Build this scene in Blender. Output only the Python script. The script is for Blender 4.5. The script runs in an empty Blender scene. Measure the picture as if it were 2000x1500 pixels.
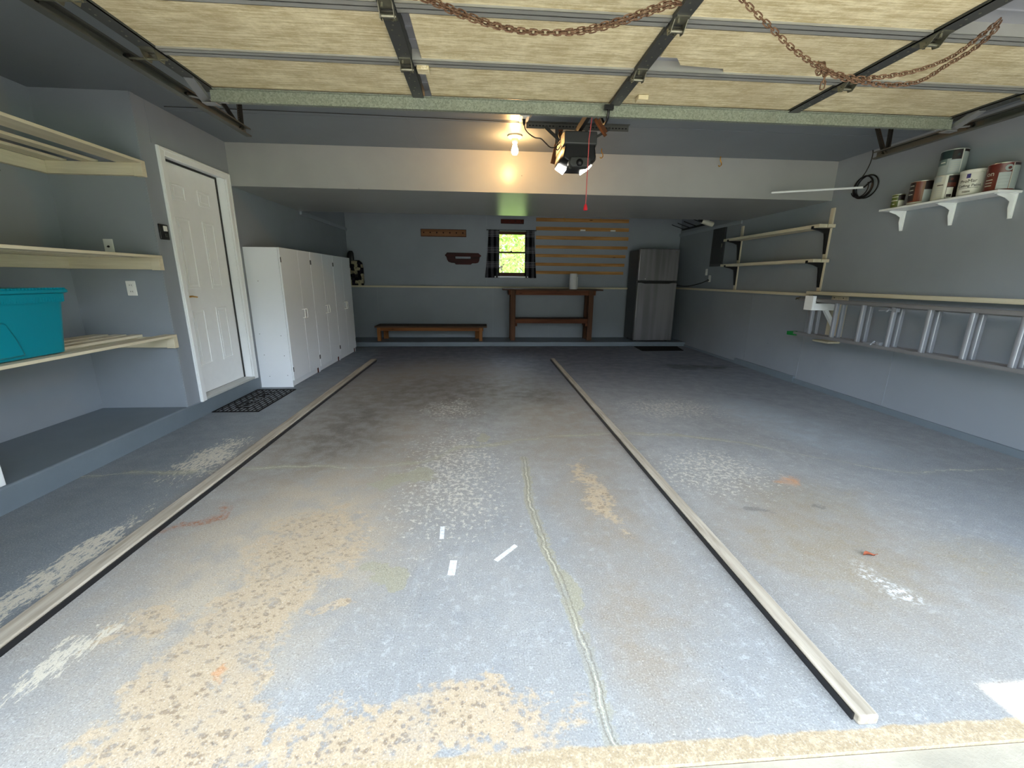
import bpy, bmesh, math, random
from mathutils import Vector, Matrix
random.seed(11)
PI = math.pi
SC = bpy.context.scene
COL = SC.collection

# ------------------------------------------------------------------ materials
def S(r, g, b):
    f = lambda c: (c/255/12.92 if c/255 <= 0.04045 else ((c/255+0.055)/1.055)**2.4)
    return (f(r), f(g), f(b), 1)

class NT:
    """small helper that wires node trees"""
    def __init__(s, name):
        s.m = bpy.data.materials.new(name); s.m.use_nodes = True
        s.t = s.m.node_tree; s.t.nodes.clear()
        s.out = s.t.nodes.new('ShaderNodeOutputMaterial')
    def n(s, typ, **kw):
        nd = s.t.nodes.new(typ)
        for k, v in kw.items(): setattr(nd, k, v)
        return nd
    def put(s, sock, v):
        if hasattr(v, 'is_output'): s.t.links.new(v, sock)
        elif v is not None: sock.default_value = v
    def pos(s):
        return s.n('ShaderNodeTexCoord').outputs['Object']
    def math(s, op, a, b=None, c=None, clamp=False):
        nd = s.n('ShaderNodeMath', operation=op, use_clamp=clamp)
        s.put(nd.inputs[0], a)
        if b is not None: s.put(nd.inputs[1], b)
        if c is not None: s.put(nd.inputs[2], c)
        return nd.outputs[0]
    def vmath(s, op, a, b):
        nd = s.n('ShaderNodeVectorMath', operation=op)
        s.put(nd.inputs[0], a); s.put(nd.inputs[1], b)
        return nd.outputs['Value'] if op in ('LENGTH', 'DISTANCE', 'DOT_PRODUCT') else nd.outputs[0]
    def mapv(s, v, loc=(0,0,0), rot=0.0, scale=(1,1,1)):
        nd = s.n('ShaderNodeMapping'); s.put(nd.inputs[0], v)
        nd.inputs[1].default_value = loc; nd.inputs[2].default_value = (0,0,rot); nd.inputs[3].default_value = scale
        return nd.outputs[0]
    def noise(s, v, scale=5, detail=4, rough=.55, dist=0, out=0):
        nd = s.n('ShaderNodeTexNoise'); s.put(nd.inputs['Vector'], v)
        nd.inputs['Scale'].default_value = scale; nd.inputs['Detail'].default_value = detail
        nd.inputs['Roughness'].default_value = rough; nd.inputs['Distortion'].default_value = dist
        return nd.outputs[out]
    def voro(s, v, scale=20, feature='F1', rnd=1.0, out='Distance'):
        nd = s.n('ShaderNodeTexVoronoi', feature=feature); s.put(nd.inputs['Vector'], v)
        nd.inputs['Scale'].default_value = scale; nd.inputs['Randomness'].default_value = rnd
        return nd.outputs[out]
    def ramp(s, v, lo, hi, a=0.0, b=1.0):
        nd = s.n('ShaderNodeMapRange', interpolation_type='SMOOTHSTEP')
        s.put(nd.inputs[0], v); nd.inputs[1].default_value = lo; nd.inputs[2].default_value = hi
        nd.inputs[3].default_value = a; nd.inputs[4].default_value = b
        return nd.outputs[0]
    def mix(s, f, a, b, mode='MIX'):
        nd = s.n('ShaderNodeMix', data_type='RGBA', blend_type=mode)
        s.put(nd.inputs[0], f); s.put(nd.inputs[6], a); s.put(nd.inputs[7], b)
        return nd.outputs[2]
    def bump(s, h, strength=.3, dist=.01):
        nd = s.n('ShaderNodeBump'); s.put(nd.inputs['Height'], h)
        nd.inputs['Strength'].default_value = strength; nd.inputs['Distance'].default_value = dist
        return nd.outputs[0]
    def bsdf(s, color, rough=.5, metal=0.0, normal=None, spec=.5, emis=None, estr=0, coat=0, sub=None):
        nd = s.n('ShaderNodeBsdfPrincipled')
        s.put(nd.inputs['Base Color'], color); s.put(nd.inputs['Roughness'], rough)
        s.put(nd.inputs['Metallic'], metal); s.put(nd.inputs['Specular IOR Level'], spec)
        if normal is not None: s.put(nd.inputs['Normal'], normal)
        if emis is not None:
            s.put(nd.inputs['Emission Color'], emis); nd.inputs['Emission Strength'].default_value = estr
        nd.inputs['Coat Weight'].default_value = coat
        s.t.links.new(nd.outputs[0], s.out.inputs[0])
        return s.m

def sc4(c, k): return (c[0]*k, c[1]*k, c[2]*k, 1)

def plain(name, c, rough=.5, metal=0.0, var=.08, scale=14, bump=.1, spec=.5):
    t = NT(name); p = t.pos()
    n = t.noise(p, scale, 4)
    col = t.mix(n, sc4(c, 1-var), sc4(c, 1+var))
    n2 = t.noise(p, scale*12, 3)
    return t.bsdf(col, rough, metal, t.bump(n2, bump, .002), spec)

def wallpaint(name, c, rough=.42, spec=.5):
    """roller-painted drywall: faint mottling, scuffs and little nail pops"""
    t = NT(name); p = t.pos()
    n = t.noise(p, 1.3, 4, .6); n2 = t.noise(p, 9, 3)
    col = t.mix(t.ramp(n, .3, .7), sc4(c, .94), sc4(c, 1.05))
    col = t.mix(t.math('MULTIPLY', n2, .25), col, sc4(c, .88))
    sp = t.voro(p, 3.1); dots = t.ramp(sp, .012, .022, .75, 0)
    col = t.mix(dots, col, sc4(c, .3))
    sc = t.noise(t.mapv(p, scale=(2, 2, 9)), 3.2, 6, .7)
    col = t.mix(t.ramp(sc, .70, .76, 0, .35), col, sc4(c, 1.45))
    h = t.math('ADD', t.noise(p, 160, 2), t.math('MULTIPLY', t.noise(p, 30, 2), .6))
    return t.bsdf(col, rough, 0, t.bump(h, .12, .003), spec)

def wood(name, c1, c2, axis='x', rough=.5, knots=True, k=1.0):
    t = NT(name); p = t.pos()
    st = {'x': (.55, 9, 9), 'y': (9, .55, 9), 'z': (9, 9, .55)}[axis]
    q = t.mapv(p, scale=tuple(v*k for v in st))
    n = t.noise(q, 2.2, 6, .6, .4)
    fine = t.noise(t.mapv(p, scale=tuple(v*k*3 for v in st)), 6, 3, .6)
    col = t.mix(t.ramp(n, .32, .7), c1, c2)
    col = t.mix(t.math('MULTIPLY', fine, .35), col, sc4(c2, .55))
    if knots:
        kq = {'x': (1, 4, 4), 'y': (4, 1, 4), 'z': (4, 4, 1)}[axis]
        d = t.voro(t.mapv(p, scale=kq), 2.6)
        col = t.mix(t.ramp(d, .05, .13, .85, 0), col, sc4(c2, .25))
    return t.bsdf(col, rough+.12, 0, t.bump(fine, .15, .002), .15)

WALL = S(141, 148, 156)
M = {}
M['wall'] = wallpaint('wall_paint', WALL, .45, .35)
M['ceiling'] = wallpaint('ceiling_paint', S(120, 127, 134), .42, .35)
M['soffit'] = wallpaint('soffit_paint', S(160, 161, 158), .28, .4)
M['trimgrey'] = plain('grey_trim_paint', S(150, 158, 168), .4)
M['kerb'] = plain('kerb_paint', S(108, 119, 128), .5, var=.12, scale=5, bump=.3)
M['white'] = plain('white_paint', S(236, 239, 240), .4, var=.04)
M['cabinet'] = plain('white_cabinet', S(232, 236, 240), .4, var=.03, scale=3)
M['cream'] = wood('cream_painted_pine', S(226, 218, 194), S(212, 202, 176), 'y', .5, False)
M['creamx'] = wood('cream_painted_pine_cross', S(226, 218, 194), S(212, 202, 176), 'x', .5, False)
M['creamz'] = wood('cream_painted_pine_upright', S(222, 214, 192), S(206, 196, 172), 'z', .5, False)
M['pine'] = wood('pine_board', S(206, 158, 100), S(168, 118, 68), 'x', .5, True)
M['benchwood'] = wood('bench_wood', S(150, 98, 56), S(112, 68, 36), 'x', .45, True)
M['benchleg'] = wood('bench_leg_wood', S(160, 108, 62), S(120, 76, 40), 'z', .5, False)
M['benchtop'] = wood('bench_top_wood', S(98, 76, 62), S(72, 54, 44), 'x', .5, True)
M['tablewood'] = wood('table_wood', S(126, 78, 52), S(88, 50, 32), 'x', .45, True)
M['tableleg'] = wood('table_leg_wood', S(112, 78, 58), S(78, 54, 40), 'z', .5, True)
M['redwood'] = wood('dark_red_wood', S(92, 34, 22), S(56, 20, 14), 'x', .4, False)
M['plaque'] = wood('plaque_wood', S(70, 24, 20), S(36, 14, 14), 'x', .35, False)
M['pegwood'] = wood('peg_board_wood', S(150, 108, 76), S(118, 80, 54), 'x', .5, False)
M['strip'] = wood('weathered_strip', S(186, 176, 160), S(150, 140, 124), 'y', .8, False, 2.0)
M['sill'] = plain('pale_sill', S(186, 188, 184), .5)
M['brace'] = wood('brace_wood', S(120, 78, 52), S(86, 54, 36), 'z', .6, False)
M['black'] = plain('black_plastic', S(22, 22, 24), .35, var=.1)
M['blackm'] = plain('black_metal', S(26, 26, 28), .45, .3, var=.1)
M['rubber'] = plain('black_rubber', S(34, 33, 33), .85, var=.2, scale=40, bump=.3, spec=.12)
M['panel'] = plain('grey_black_panel', S(44, 47, 50), .5, var=.08)
M['darkgrey'] = plain('dark_grey_body', S(58, 60, 64), .45, var=.06)
M['opener'] = plain('opener_grey', S(52, 53, 52), .4, var=.05)
M['stile'] = plain('dark_steel_stile', S(72, 73, 72), .5, .35, var=.12, scale=9)
M['rail'] = plain('grey_steel_rail', S(158, 158, 154), .45, .35, var=.12, scale=9)
M['skin'] = plain('bare_steel_skin', S(150, 152, 160), .4, .3, var=.06)
M['track'] = plain('track_steel', S(98, 98, 94), .45, .6, var=.2, scale=7)
M['strap'] = plain('strap_steel', S(92, 86, 78), .55, .5, var=.2, scale=20)
M['shiny'] = plain('zinc_hardware', S(132, 130, 116), .36, .8, var=.2, scale=30)
M['alu'] = plain('ladder_aluminium', S(172, 176, 184), .42, .6, var=.05, scale=20)
M['alurail'] = plain('ladder_rail_aluminium', S(150, 150, 152), .5, .6, var=.08, scale=6)
M['teal'] = plain('teal_plastic', S(0, 128, 146), .38, var=.05, scale=3)
M['plate'] = plain('white_plate', S(232, 232, 228), .35, var=.02)
M['lens'] = NT('lit_lens').bsdf((1, 1, 1, 1), .3, emis=(1, .96, .88, 1), estr=5.0)
M['bulb'] = NT('lit_bulb').bsdf((1, .9, .7, 1), .3, emis=(1, .56, .20, 1), estr=110)
M['porcelain'] = plain('porcelain', S(226, 214, 190), .25, var=.02)
M['brass'] = plain('brass_hook', S(190, 140, 50), .3, .7, var=.1)
M['red'] = plain('red_plastic', S(190, 24, 44), .4, var=.05)
M['redcord'] = plain('red_cord', S(176, 70, 74), .7, var=.1)
M['green'] = plain('green_foot', S(14, 120, 50), .5, var=.1)
M['sash'] = wood('brown_sash', S(88, 52, 34), S(60, 34, 24), 'x', .4, False)
M['paper'] = plain('paper_roll', S(206, 206, 204), .85, var=.04)
M['leaf_dry'] = plain('dry_leaf', S(140, 70, 40), .7, var=.2)
M['gray_roll'] = plain('white_tube', S(214, 212, 196), .5, var=.05)
M['wirewood'] = plain('thin_wire', S(40, 40, 40), .5)

def galvanised():
    t = NT('galvanised_strut'); p = t.pos()
    n = t.voro(p, 130, out='Color'); g = t.noise(p, 5, 3)
    bw = t.n('ShaderNodeRGBToBW'); t.put(bw.inputs[0], n)
    col = t.mix(bw.outputs[0], S(112, 118, 106), S(156, 162, 148))
    col = t.mix(t.ramp(g, .5, .75, 0, .35), col, S(120, 120, 108))
    return t.bsdf(col, .5, .35)
M['galv'] = galvanised()

def insulation():
    t = NT('foam_insulation'); p = t.pos()
    a = t.noise(t.mapv(p, scale=(.9, 16, 1)), 5, 5, .7)
    b = t.noise(t.mapv(p, scale=(8, 2.4, 1)), 4, 5, .7)
    big = t.noise(p, 1.6, 4, .6); mid = t.noise(t.mapv(p, scale=(1, 2.2, 1)), 6, 5, .7)
    f = t.math('MULTIPLY_ADD', a, .5, t.math('MULTIPLY_ADD', mid, .38, t.math('MULTIPLY', b, .12)))
    col = t.mix(t.ramp(f, .41, .60), S(180, 165, 128), S(224, 213, 180))
    col = t.mix(t.ramp(big, .42, .72, 0, .5), col, S(174, 158, 126))
    sc = t.noise(t.mapv(p, rot=.9, scale=(1.2, 26, 1)), 2.5, 3, .5)
    col = t.mix(t.ramp(sc, .72, .74, 0, .5), col, S(246, 240, 214))
    fib = t.noise(t.mapv(p, rot=.15, scale=(3, 20, 1)), 9, 5, .75)
    col = t.mix(t.ramp(fib, .54, .68, 0, .6), col, S(242, 236, 212))
    col = t.mix(t.ramp(fib, .44, .32, 0, .5), col, S(170, 152, 116))
    st = t.noise(t.mapv(p, loc=(3.3, 1.2, 0), scale=(3, 2, 1)), 2.4, 5, .7)
    col = t.mix(t.ramp(st, .70, .78, 0, .45), col, S(128, 106, 74))
    pale = t.noise(t.mapv(p, loc=(9.3, 4.2, 0)), 5.5, 5, .7)
    col = t.mix(t.ramp(pale, .66, .74, 0, .55), col, S(244, 238, 216))
    return t.bsdf(col, .85, 0, t.bump(f, .4, .004), .2)
M['foam'] = insulation()

def stainless():
    t = NT('brushed_stainless'); p = t.pos()
    n = t.noise(t.mapv(p, scale=(160, 4, 1.2)), 3, 3)
    big = t.noise(t.mapv(p, scale=(5, 2, .4)), 1.4, 2, .5)
    col = t.mix(t.ramp(big, .35, .68), S(122, 120, 122), S(146, 144, 147))
    return t.bsdf(col, t.ramp(n, .2, .8, .28, .44), .75, t.bump(n, .06, .001))
M['steel'] = stainless()

def rust():
    t = NT('rusty_chain'); p = t.pos(); n = t.noise(p, 60, 4, .7)
    return t.bsdf(t.mix(t.ramp(n, .35, .65), S(84, 56, 40), S(132, 104, 84)), .7, .45)
M['rust'] = rust()

def plaid():
    t = NT('black_plaid_cloth'); p = t.pos()
    sep = t.n('ShaderNodeSeparateXYZ'); t.put(sep.inputs[0], p)
    def bands(v, per, w, off=0):
        f = t.math('FRACT', t.math('ADD', t.math('DIVIDE', v, per), off))
        return t.math('LESS_THAN', f, w)
    z = sep.outputs[2]; x = sep.outputs[0]
    hz = t.math('MULTIPLY', bands(z, .29, .42), bands(z, .03, .38))
    vx = t.math('MULTIPLY', bands(x, .10, .5, .2), bands(x, .016, .45))
    v = t.math('ADD', t.math('MULTIPLY', hz, .5), t.math('MULTIPLY', vx, .38), clamp=True)
    return t.bsdf(t.mix(v, S(18, 18, 22), S(168, 168, 176)), .9, 0, None, .1)
M['plaid'] = plaid()

def patchwork():
    t = NT('patchwork_cloth'); p = t.pos()
    v = t.voro(t.mapv(p, scale=(17, 17, 17)), 1.0, rnd=.3, out='Color')
    bw = t.n('ShaderNodeRGBToBW'); t.put(bw.inputs[0], v)
    col = t.mix(t.ramp(bw.outputs[0], .52, .60), S(22, 20, 24), S(160, 152, 124))
    n = t.noise(p, 30, 3)
    col = t.mix(t.ramp(n, .55, .6, 0, .6), col, S(60, 48, 70))
    return t.bsdf(col, .9, 0, None, .1)
M['patch'] = patchwork()

def glass():
    t = NT('window_glass')
    tr = t.n('ShaderNodeBsdfTransparent'); gl = t.n('ShaderNodeBsdfGlossy'); gl.inputs['Roughness'].default_value = .02
    mx = t.n('ShaderNodeMixShader'); mx.inputs[0].default_value = .06
    t.t.links.new(tr.outputs[0], mx.inputs[1]); t.t.links.new(gl.outputs[0], mx.inputs[2])
    t.t.links.new(mx.outputs[0], t.out.inputs[0]); return t.m
M['glass'] = glass()

def foliage():
    t = NT('spring_leaves'); p = t.pos(); n = t.noise(p, 3.1, 4, .6)
    col = t.mix(t.ramp(n, .35, .68), S(124, 152, 66), S(190, 202, 112))
    d = t.n('ShaderNodeBsdfDiffuse'); tl = t.n('ShaderNodeBsdfTranslucent'); mx = t.n('ShaderNodeMixShader')
    t.put(d.inputs[0], col); t.put(tl.inputs[0], col); mx.inputs[0].default_value = .45
    t.t.links.new(d.outputs[0], mx.inputs[1]); t.t.links.new(tl.outputs[0], mx.inputs[2])
    t.t.links.new(mx.outputs[0], t.out.inputs[0]); return t.m
M['foliage'] = foliage()
M['bark'] = wood('bark', S(96, 78, 60), S(66, 52, 40), 'z', .9, False)
M['lawn'] = plain('lawn_green', S(112, 140, 62), .9, var=.3, scale=3, bump=.6)
M['roof'] = plain('soffit_board', S(210, 208, 200), .6)

def driveway():
    t = NT('driveway_concrete'); p = t.pos()
    n = t.noise(p, 2.2, 5, .6); f = t.noise(p, 60, 4, .7)
    col = t.mix(t.ramp(n, .3, .7), S(150, 143, 128), S(172, 164, 147))
    col = t.mix(t.ramp(f, .5, .7, 0, .35), col, S(160, 150, 132))
    return t.bsdf(col, .85, 0, t.bump(f, .4, .004), .3)
M['drive'] = driveway()

def floor_material():
    t = NT('worn_painted_concrete'); p0 = t.pos()
    # gentle domain warp so every worn patch gets a ragged outline
    wv = t.noise(p0, 2.6, 5, .65, out='Color' if False else 1)
    warp = t.vmath('SUBTRACT', wv, (.5, .5, .5))
    sc = t.n('ShaderNodeVectorMath', operation='SCALE'); t.put(sc.inputs[0], warp); sc.inputs['Scale'].default_value = .55
    p = t.vmath('ADD', p0, sc.outputs[0])
    sep = t.n('ShaderNodeSeparateXYZ'); t.put(sep.inputs[0], p0); X, Y = sep.outputs[0], sep.outputs[1]
    def blob(cx, cy, rx, ry, rot=0, soft=.45, vec=p):
        q = t.vmath('SUBTRACT', vec, (cx, cy, 0))
        q = t.mapv(q, rot=-rot); q = t.vmath('MULTIPLY', q, (1/rx, 1/ry, 0))
        return t.ramp(t.vmath('LENGTH', q, (0, 0, 0)), 1-soft, 1+soft, 1, 0)
    def union(*ms):
        o = ms[0]
        for m in ms[1:]: o = t.math('MAXIMUM', o, m)
        return o
    n1 = t.noise(p0, 1.1, 3, .6); n2 = t.noise(p0, 7, 5, .65); n3 = t.noise(p0, 45, 3, .7); n4 = t.noise(p0, 170, 2, .7)
    streak = t.noise(t.mapv(p0, scale=(5, .7, 1)), 3, 5, .65)
    n5 = t.noise(p0, 22, 6, .75)
    col = t.mix(t.ramp(n1, .3, .7), S(141, 141, 140), S(154, 154, 152))
    col = t.mix(t.ramp(n2, .42, .72, 0, .45), col, S(136, 139, 142))
    col = t.mix(t.ramp(n5, .52, .68, 0, .45), col, S(190, 192, 194))
    col = t.mix(t.ramp(n5, .46, .32, 0, .40), col, S(128, 128, 128))
    col = t.mix(t.ramp(streak, .55, .75, 0, .3), col, S(178, 182, 186))
    # darker bluish colour towards the back, left kerb and right side of the floor
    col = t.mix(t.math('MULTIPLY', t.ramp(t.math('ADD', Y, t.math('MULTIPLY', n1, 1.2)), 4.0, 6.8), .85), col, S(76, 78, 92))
    col = t.mix(t.math('MULTIPLY', t.ramp(t.math('ADD', X, t.math('MULTIPLY', n2, .2)), -1.58, -1.72), .75), col, S(106, 116, 126))
    col = t.mix(t.math('MULTIPLY', t.ramp(t.math('ADD', X, t.math('MULTIPLY', n1, 1.0)), 2.5, 3.6), .55), col, S(112, 120, 130))
    # brown tyre grime in the lane between the strips
    g = union(blob(-.95, 3.0, .80, 1.3, 0, .6), blob(-.6, 4.9, 1.1, 1.4, 0, .6), blob(-1.05, 2.0, .55, .8, 0, .6), blob(.68, 3.5, .5, 1.2, 0, .7), blob(.66, 2.2, .24, .75, .06, .7), blob(.58, 1.3, .16, .35, 0, .8), blob(1.7, 1.7, .5, .6, .2, .9))
    g = t.math('MULTIPLY', g, t.ramp(t.math('ADD', n2, t.math('MULTIPLY', n3, .3)), .40, .85, .35, .9))
    col = t.mix(g, col, S(146, 134, 118))
    dk = t.math('MULTIPLY', union(blob(-.45, 4.6, 1.0, .8, .2, .7), blob(-1.15, 3.6, .35, .9, 0, .8), blob(.6, 4.4, .3, .35, 0, .7)), t.ramp(n2, .3, .65, .3, .8))
    col = t.mix(dk, col, S(92, 86, 80))
    # dusty bare zone and hard-edged bare concrete where the paint is gone
    w = union(blob(-.90, 1.25, .25, .60, -.12, .5), blob(-.85, 1.8, .34, .42, 0, .7), blob(-.82, .95, .30, .22, 0, .5), blob(-.2, .92, .55, .17, .1, .6),
              blob(-.05, 1.03, .20, .13, 0, .6), blob(-.55, 1.45, .10, .06, 0, .5), blob(-1.28, 1.36, .16, .13, .5, .6), blob(.66, 2.3, .13, .5, .08, .8))
    dust = blob(-.95, 1.75, .45, .75, -.1, .7)
    col = t.mix(t.math('MULTIPLY', dust, t.ramp(n2, .3, .6, .25, .8)), col, S(184, 170, 148))
    pq_ = t.vmath('ADD', t.mapv(p0, rot=.5, scale=(1, 1.35, 1)), t.vmath('MULTIPLY', t.vmath('SUBTRACT', t.noise(p0, 24, 4, .65, out=1), (.5, .5, .5)), (.045, .045, 0)))
    pits = t.math('MULTIPLY_ADD', t.voro(pq_, 38, 'F1'), .75, t.math('MULTIPLY', t.voro(pq_, 17, 'F1'), .25))
    fade = t.math('ADD', t.math('MULTIPLY', n2, .40), t.math('MULTIPLY', n5, .60))
    # the paint goes first along the ridges between the pits, last inside them
    wv_ = t.math('MULTIPLY_ADD', w, .50, t.math('MULTIPLY_ADD', fade, .80, t.math('MULTIPLY', pits, .34)))
    wm = t.ramp(wv_, .90, 1.06)
    tan = t.mix(t.ramp(pits, .28, .46), S(132, 112, 88), S(180, 160, 132))
    tan = t.mix(t.ramp(n2, .54, .72, 0, .4), tan, S(160, 144, 120))
    tan = t.mix(t.ramp(n5, .5, .7, 0, .6), tan, S(198, 180, 152))
    deep = t.math('MULTIPLY', t.ramp(pits, .32, .14), t.ramp(t.math('MULTIPLY_ADD', w, .5, t.math('MULTIPLY', fade, .8)), .66, .84, 0, .85))
    col = t.mix(deep, col, S(152, 136, 114))
    col = t.mix(t.math('MULTIPLY', wm, t.ramp(n2, .25, .6, .6, .95)), col, tan)
    # second, milder wear in the right lane
    w2 = union(blob(1.65, 1.6, .35, .42, .2, .8), blob(2.3, 1.5, .3, .25, 0, .8), blob(1.95, 2.1, .4, .3, 0, .9))
    pm = t.ramp(pits, .18, .42, 1, 0)
    wm2 = t.math('MULTIPLY', t.ramp(t.math('MULTIPLY_ADD', w2, .5, t.math('MULTIPLY', fade, .8)), .62, .90), t.math('MULTIPLY_ADD', pm, .4, .3))
    col = t.mix(wm2, col, S(146, 134, 110))
    # flaked paint beside the left strip and on the near left floor
    fl = union(blob(-1.84, 1.75, .11, .6, 0, .8), blob(-1.95, 2.9, .22, .5, 0, .9), blob(-1.40, 1.25, .08, .22, -.3, .9))
    fn = t.noise(t.mapv(p0, rot=.12, scale=(7, 2.2, 1)), 9, 6, .75)
    fm = t.ramp(t.math('MULTIPLY_ADD', fl, .36, t.math('MULTIPLY', fn, .95)), .76, .80)
    col = t.mix(t.math('MULTIPLY', fm, .9), col, S(206, 197, 178))
    # scattered light flecks through the middle of the floor
    sp = union(blob(-.2, 2.6, .5, 1.2, 0, .9), blob(1.55, 2.5, .6, .5, 0, .9), blob(-.3, 4.0, .4, .5, 0, .9), blob(1.9, 3.9, .7, .5, 0, .9))
    spm = t.ramp(t.math('MULTIPLY_ADD', sp, .25, t.math('MULTIPLY', t.noise(p0, 34, 5, .75), .9)), .70, .74)
    col = t.mix(t.math('MULTIPLY', spm, .75), col, S(206, 200, 186))
    # pale scuffed rectangle on the right
    pale = t.math('MULTIPLY', blob(2.75, 3.4, .35, .75, .25, .5), t.ramp(n2, .35, .7, .1, .5))
    col = t.mix(pale, col, S(178, 190, 198))
    # cracks: y as a curve of x, and x as a curve of y
    def curve(v, lo, hi, pts, a, b):
        u = t.n('ShaderNodeMapRange'); t.put(u.inputs[0], v); u.inputs[1].default_value = lo; u.inputs[2].default_value = hi
        fc = t.n('ShaderNodeFloatCurve'); t.put(fc.inputs['Value'], u.outputs[0])
        c = fc.mapping.curves[0]
        q = [((x-lo)/(hi-lo), (y-a)/(b-a)) for x, y in pts]
        c.points[0].location = q[0]; c.points[1].location = q[-1]
        for xy in q[1:-1]: c.points.new(*xy)
        fc.mapping.update()
        return t.math('MULTIPLY_ADD', fc.outputs[0], b-a, a)
    wob = t.math('ADD', t.math('MULTIPLY', t.math('SUBTRACT', t.noise(p0, 11, 6, .75), .5), .10), t.math('MULTIPLY', t.math('SUBTRACT', t.noise(p0, 2.6, 2), .5), .16))
    c1 = curve(X, -1.7, 2.9, [(-1.7, 2.66), (-1.2, 2.72), (-.85, 2.68), (-.57, 2.69), (-.34, 2.80), (-.17, 2.98), (.03, 3.04), (.44, 3.16), (1.1, 3.22), (1.52, 3.17), (1.9, 3.06), (2.2, 2.87), (2.45, 2.67), (2.9, 2.42)], 2.3, 3.3)
    d1 = t.math('ABSOLUTE', t.math('ADD', t.math('SUBTRACT', Y, c1), wob))
    c2 = curve(Y, .8, 2.9, [(.8, .40), (.9, .352), (1.08, .352), (1.3, .34), (1.43, .32), (1.59, .32), (1.78, .29), (2.0, .28), (2.3, .28), (2.9, .30)], 0, .6)
    d2 = t.math('ABSOLUTE', t.math('ADD', t.math('SUBTRACT', X, c2), t.math('MULTIPLY', wob, .5)))
    r1 = t.math('MULTIPLY', t.math('LESS_THAN', Y, 2.8), t.math('GREATER_THAN', Y, .8))
    k1 = t.math('MULTIPLY', t.math('MULTIPLY', t.ramp(t.math('MULTIPLY_ADD', t.math('SUBTRACT', n5, .5), .08, d1), .008, .045, .7, 0), t.ramp(t.noise(p0, 3.1, 3), .38, .58, .15, 1)), t.ramp(X, 1.8, 2.4, 1, .25))
    k2 = t.math('MULTIPLY', t.ramp(t.math('MULTIPLY_ADD', t.math('SUBTRACT', n5, .5), .09, d2), .022, .034, .75, 0), r1)
    k2 = t.math('MULTIPLY', k2, t.ramp(t.noise(t.mapv(p0, scale=(1, 1.5, 1)), 2.2, 2), .35, .55, .45, 1))
    fill = t.math('MAXIMUM', k1, k2)
    fill = t.math('MAXIMUM', fill, t.math('MULTIPLY', union(blob(-.44, 1.63, .12, .05, -.25, .12), blob(-.35, 1.56, .05, .04, -.6, .12), blob(-.47, 2.5, .19, .10, .25, .12), blob(-.62, 2.43, .09, .05, 0, .12), blob(-.05, 3.17, .07, .06, 0, .2), blob(.33, 1.42, .05, .14, 0, .2)), .8))
    col = t.mix(fill, col, t.mix(n3, S(140, 136, 116), S(168, 162, 138)))
    brk = t.ramp(t.noise(p0, 5.3, 4, .7), .36, .56, .0, 1)
    hair = t.math('MULTIPLY', brk, t.math('MAXIMUM', t.ramp(d1, .002, .005, .6, 0), t.math('MULTIPLY', t.ramp(d2, .0015, .0035, .8, 0), r1)))
    col = t.mix(hair, col, S(206, 200, 176))
    hair2 = t.math('MULTIPLY', t.ramp(t.math('SUBTRACT', d2, .012), .0, .004, .5, 0), t.math('MULTIPLY', r1, t.math('GREATER_THAN', d2, .008)))
    col = t.mix(hair2, col, S(104, 98, 84))
    spk = t.voro(t.vmath('ADD', p0, t.vmath('MULTIPLY', t.noise(p0, 40, 2, out=1), (.02, .02, 0))), 55, 'F1')
    col = t.mix(t.math('MULTIPLY', t.ramp(spk, .16, .08), t.ramp(n2, .4, .6, .0, .7)), col, S(100, 94, 86))
    spk2 = t.voro(t.mapv(p0, loc=(3, 7, 0)), 42, 'F1')
    col = t.mix(t.math('MULTIPLY', t.ramp(spk2, .10, .06), t.ramp(n5, .4, .6, 0, .7)), col, S(222, 220, 212))
    # stains
    rs = union(blob(-1.53, 2.02, .05, .12, -.6, .5), blob(-1.47, 2.12, .04, .07, 0, .5))
    col = t.mix(t.math('MULTIPLY', rs, t.ramp(n3, .4, .6, .2, .9)), col, S(150, 98, 66))
    col = t.mix(t.math('MULTIPLY', union(blob(1.98, 2.33, .06, .05, 0, .7), blob(-.89, 1.23, .03, .025, 0, .5)), .7), col, S(196, 142, 96))
    oil = union(blob(2.95, 5.95, .22, .16, 0, .3), blob(3.35, 5.9, .4, .12, .1, .6))
    col = t.mix(t.math('MULTIPLY', oil, .75), col, S(44, 46, 54))
    col = t.mix(t.math('MULTIPLY', union(blob(1.55, 2.02, .05, .035, .3, .4), blob(1.95, 1.98, .04, .02, .3, .4)), .6), col, S(98, 96, 92))
    col = t.mix(t.math('MULTIPLY', blob(1.72, 1.38, .06, .1, .2, .8), t.ramp(n3, .45, .6, 0, .9)), col, S(232, 234, 236))
    # paint-roller marks
    for cx, cy, rx, ry, ro in ((-.21, 1.89, .011, .055, .05), (-.14, 1.62, .016, .05, -.05), (.105, 1.71, .012, .075, -.75)):
        q = t.mapv(t.vmath('SUBTRACT', p0, (cx, cy, 0)), rot=-ro)
        s2 = t.n('ShaderNodeSeparateXYZ'); t.put(s2.inputs[0], t.vmath('ABSOLUTE', q, (0, 0, 0)))
        mk = t.math('MULTIPLY', t.math('LESS_THAN', s2.outputs[0], rx), t.math('LESS_THAN', s2.outputs[1], ry))
        col = t.mix(t.math('MULTIPLY', mk, t.ramp(n3, .35, .6, .5, 1)), col, S(232, 234, 236))
    # unpainted band under the overhead door
    col = t.mix(t.ramp(t.math('ADD', Y, t.math('MULTIPLY', n2, .05)), .885, .875), col, t.mix(t.ramp(n3, .4, .7), S(164, 146, 118), S(190, 172, 144)))
    col = t.mix(t.ramp(n4, .54, .68, 0, .45), col, S(96, 94, 92))
    col = t.mix(t.ramp(n4, .45, .32, 0, .4), col, S(206, 204, 198))
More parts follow.
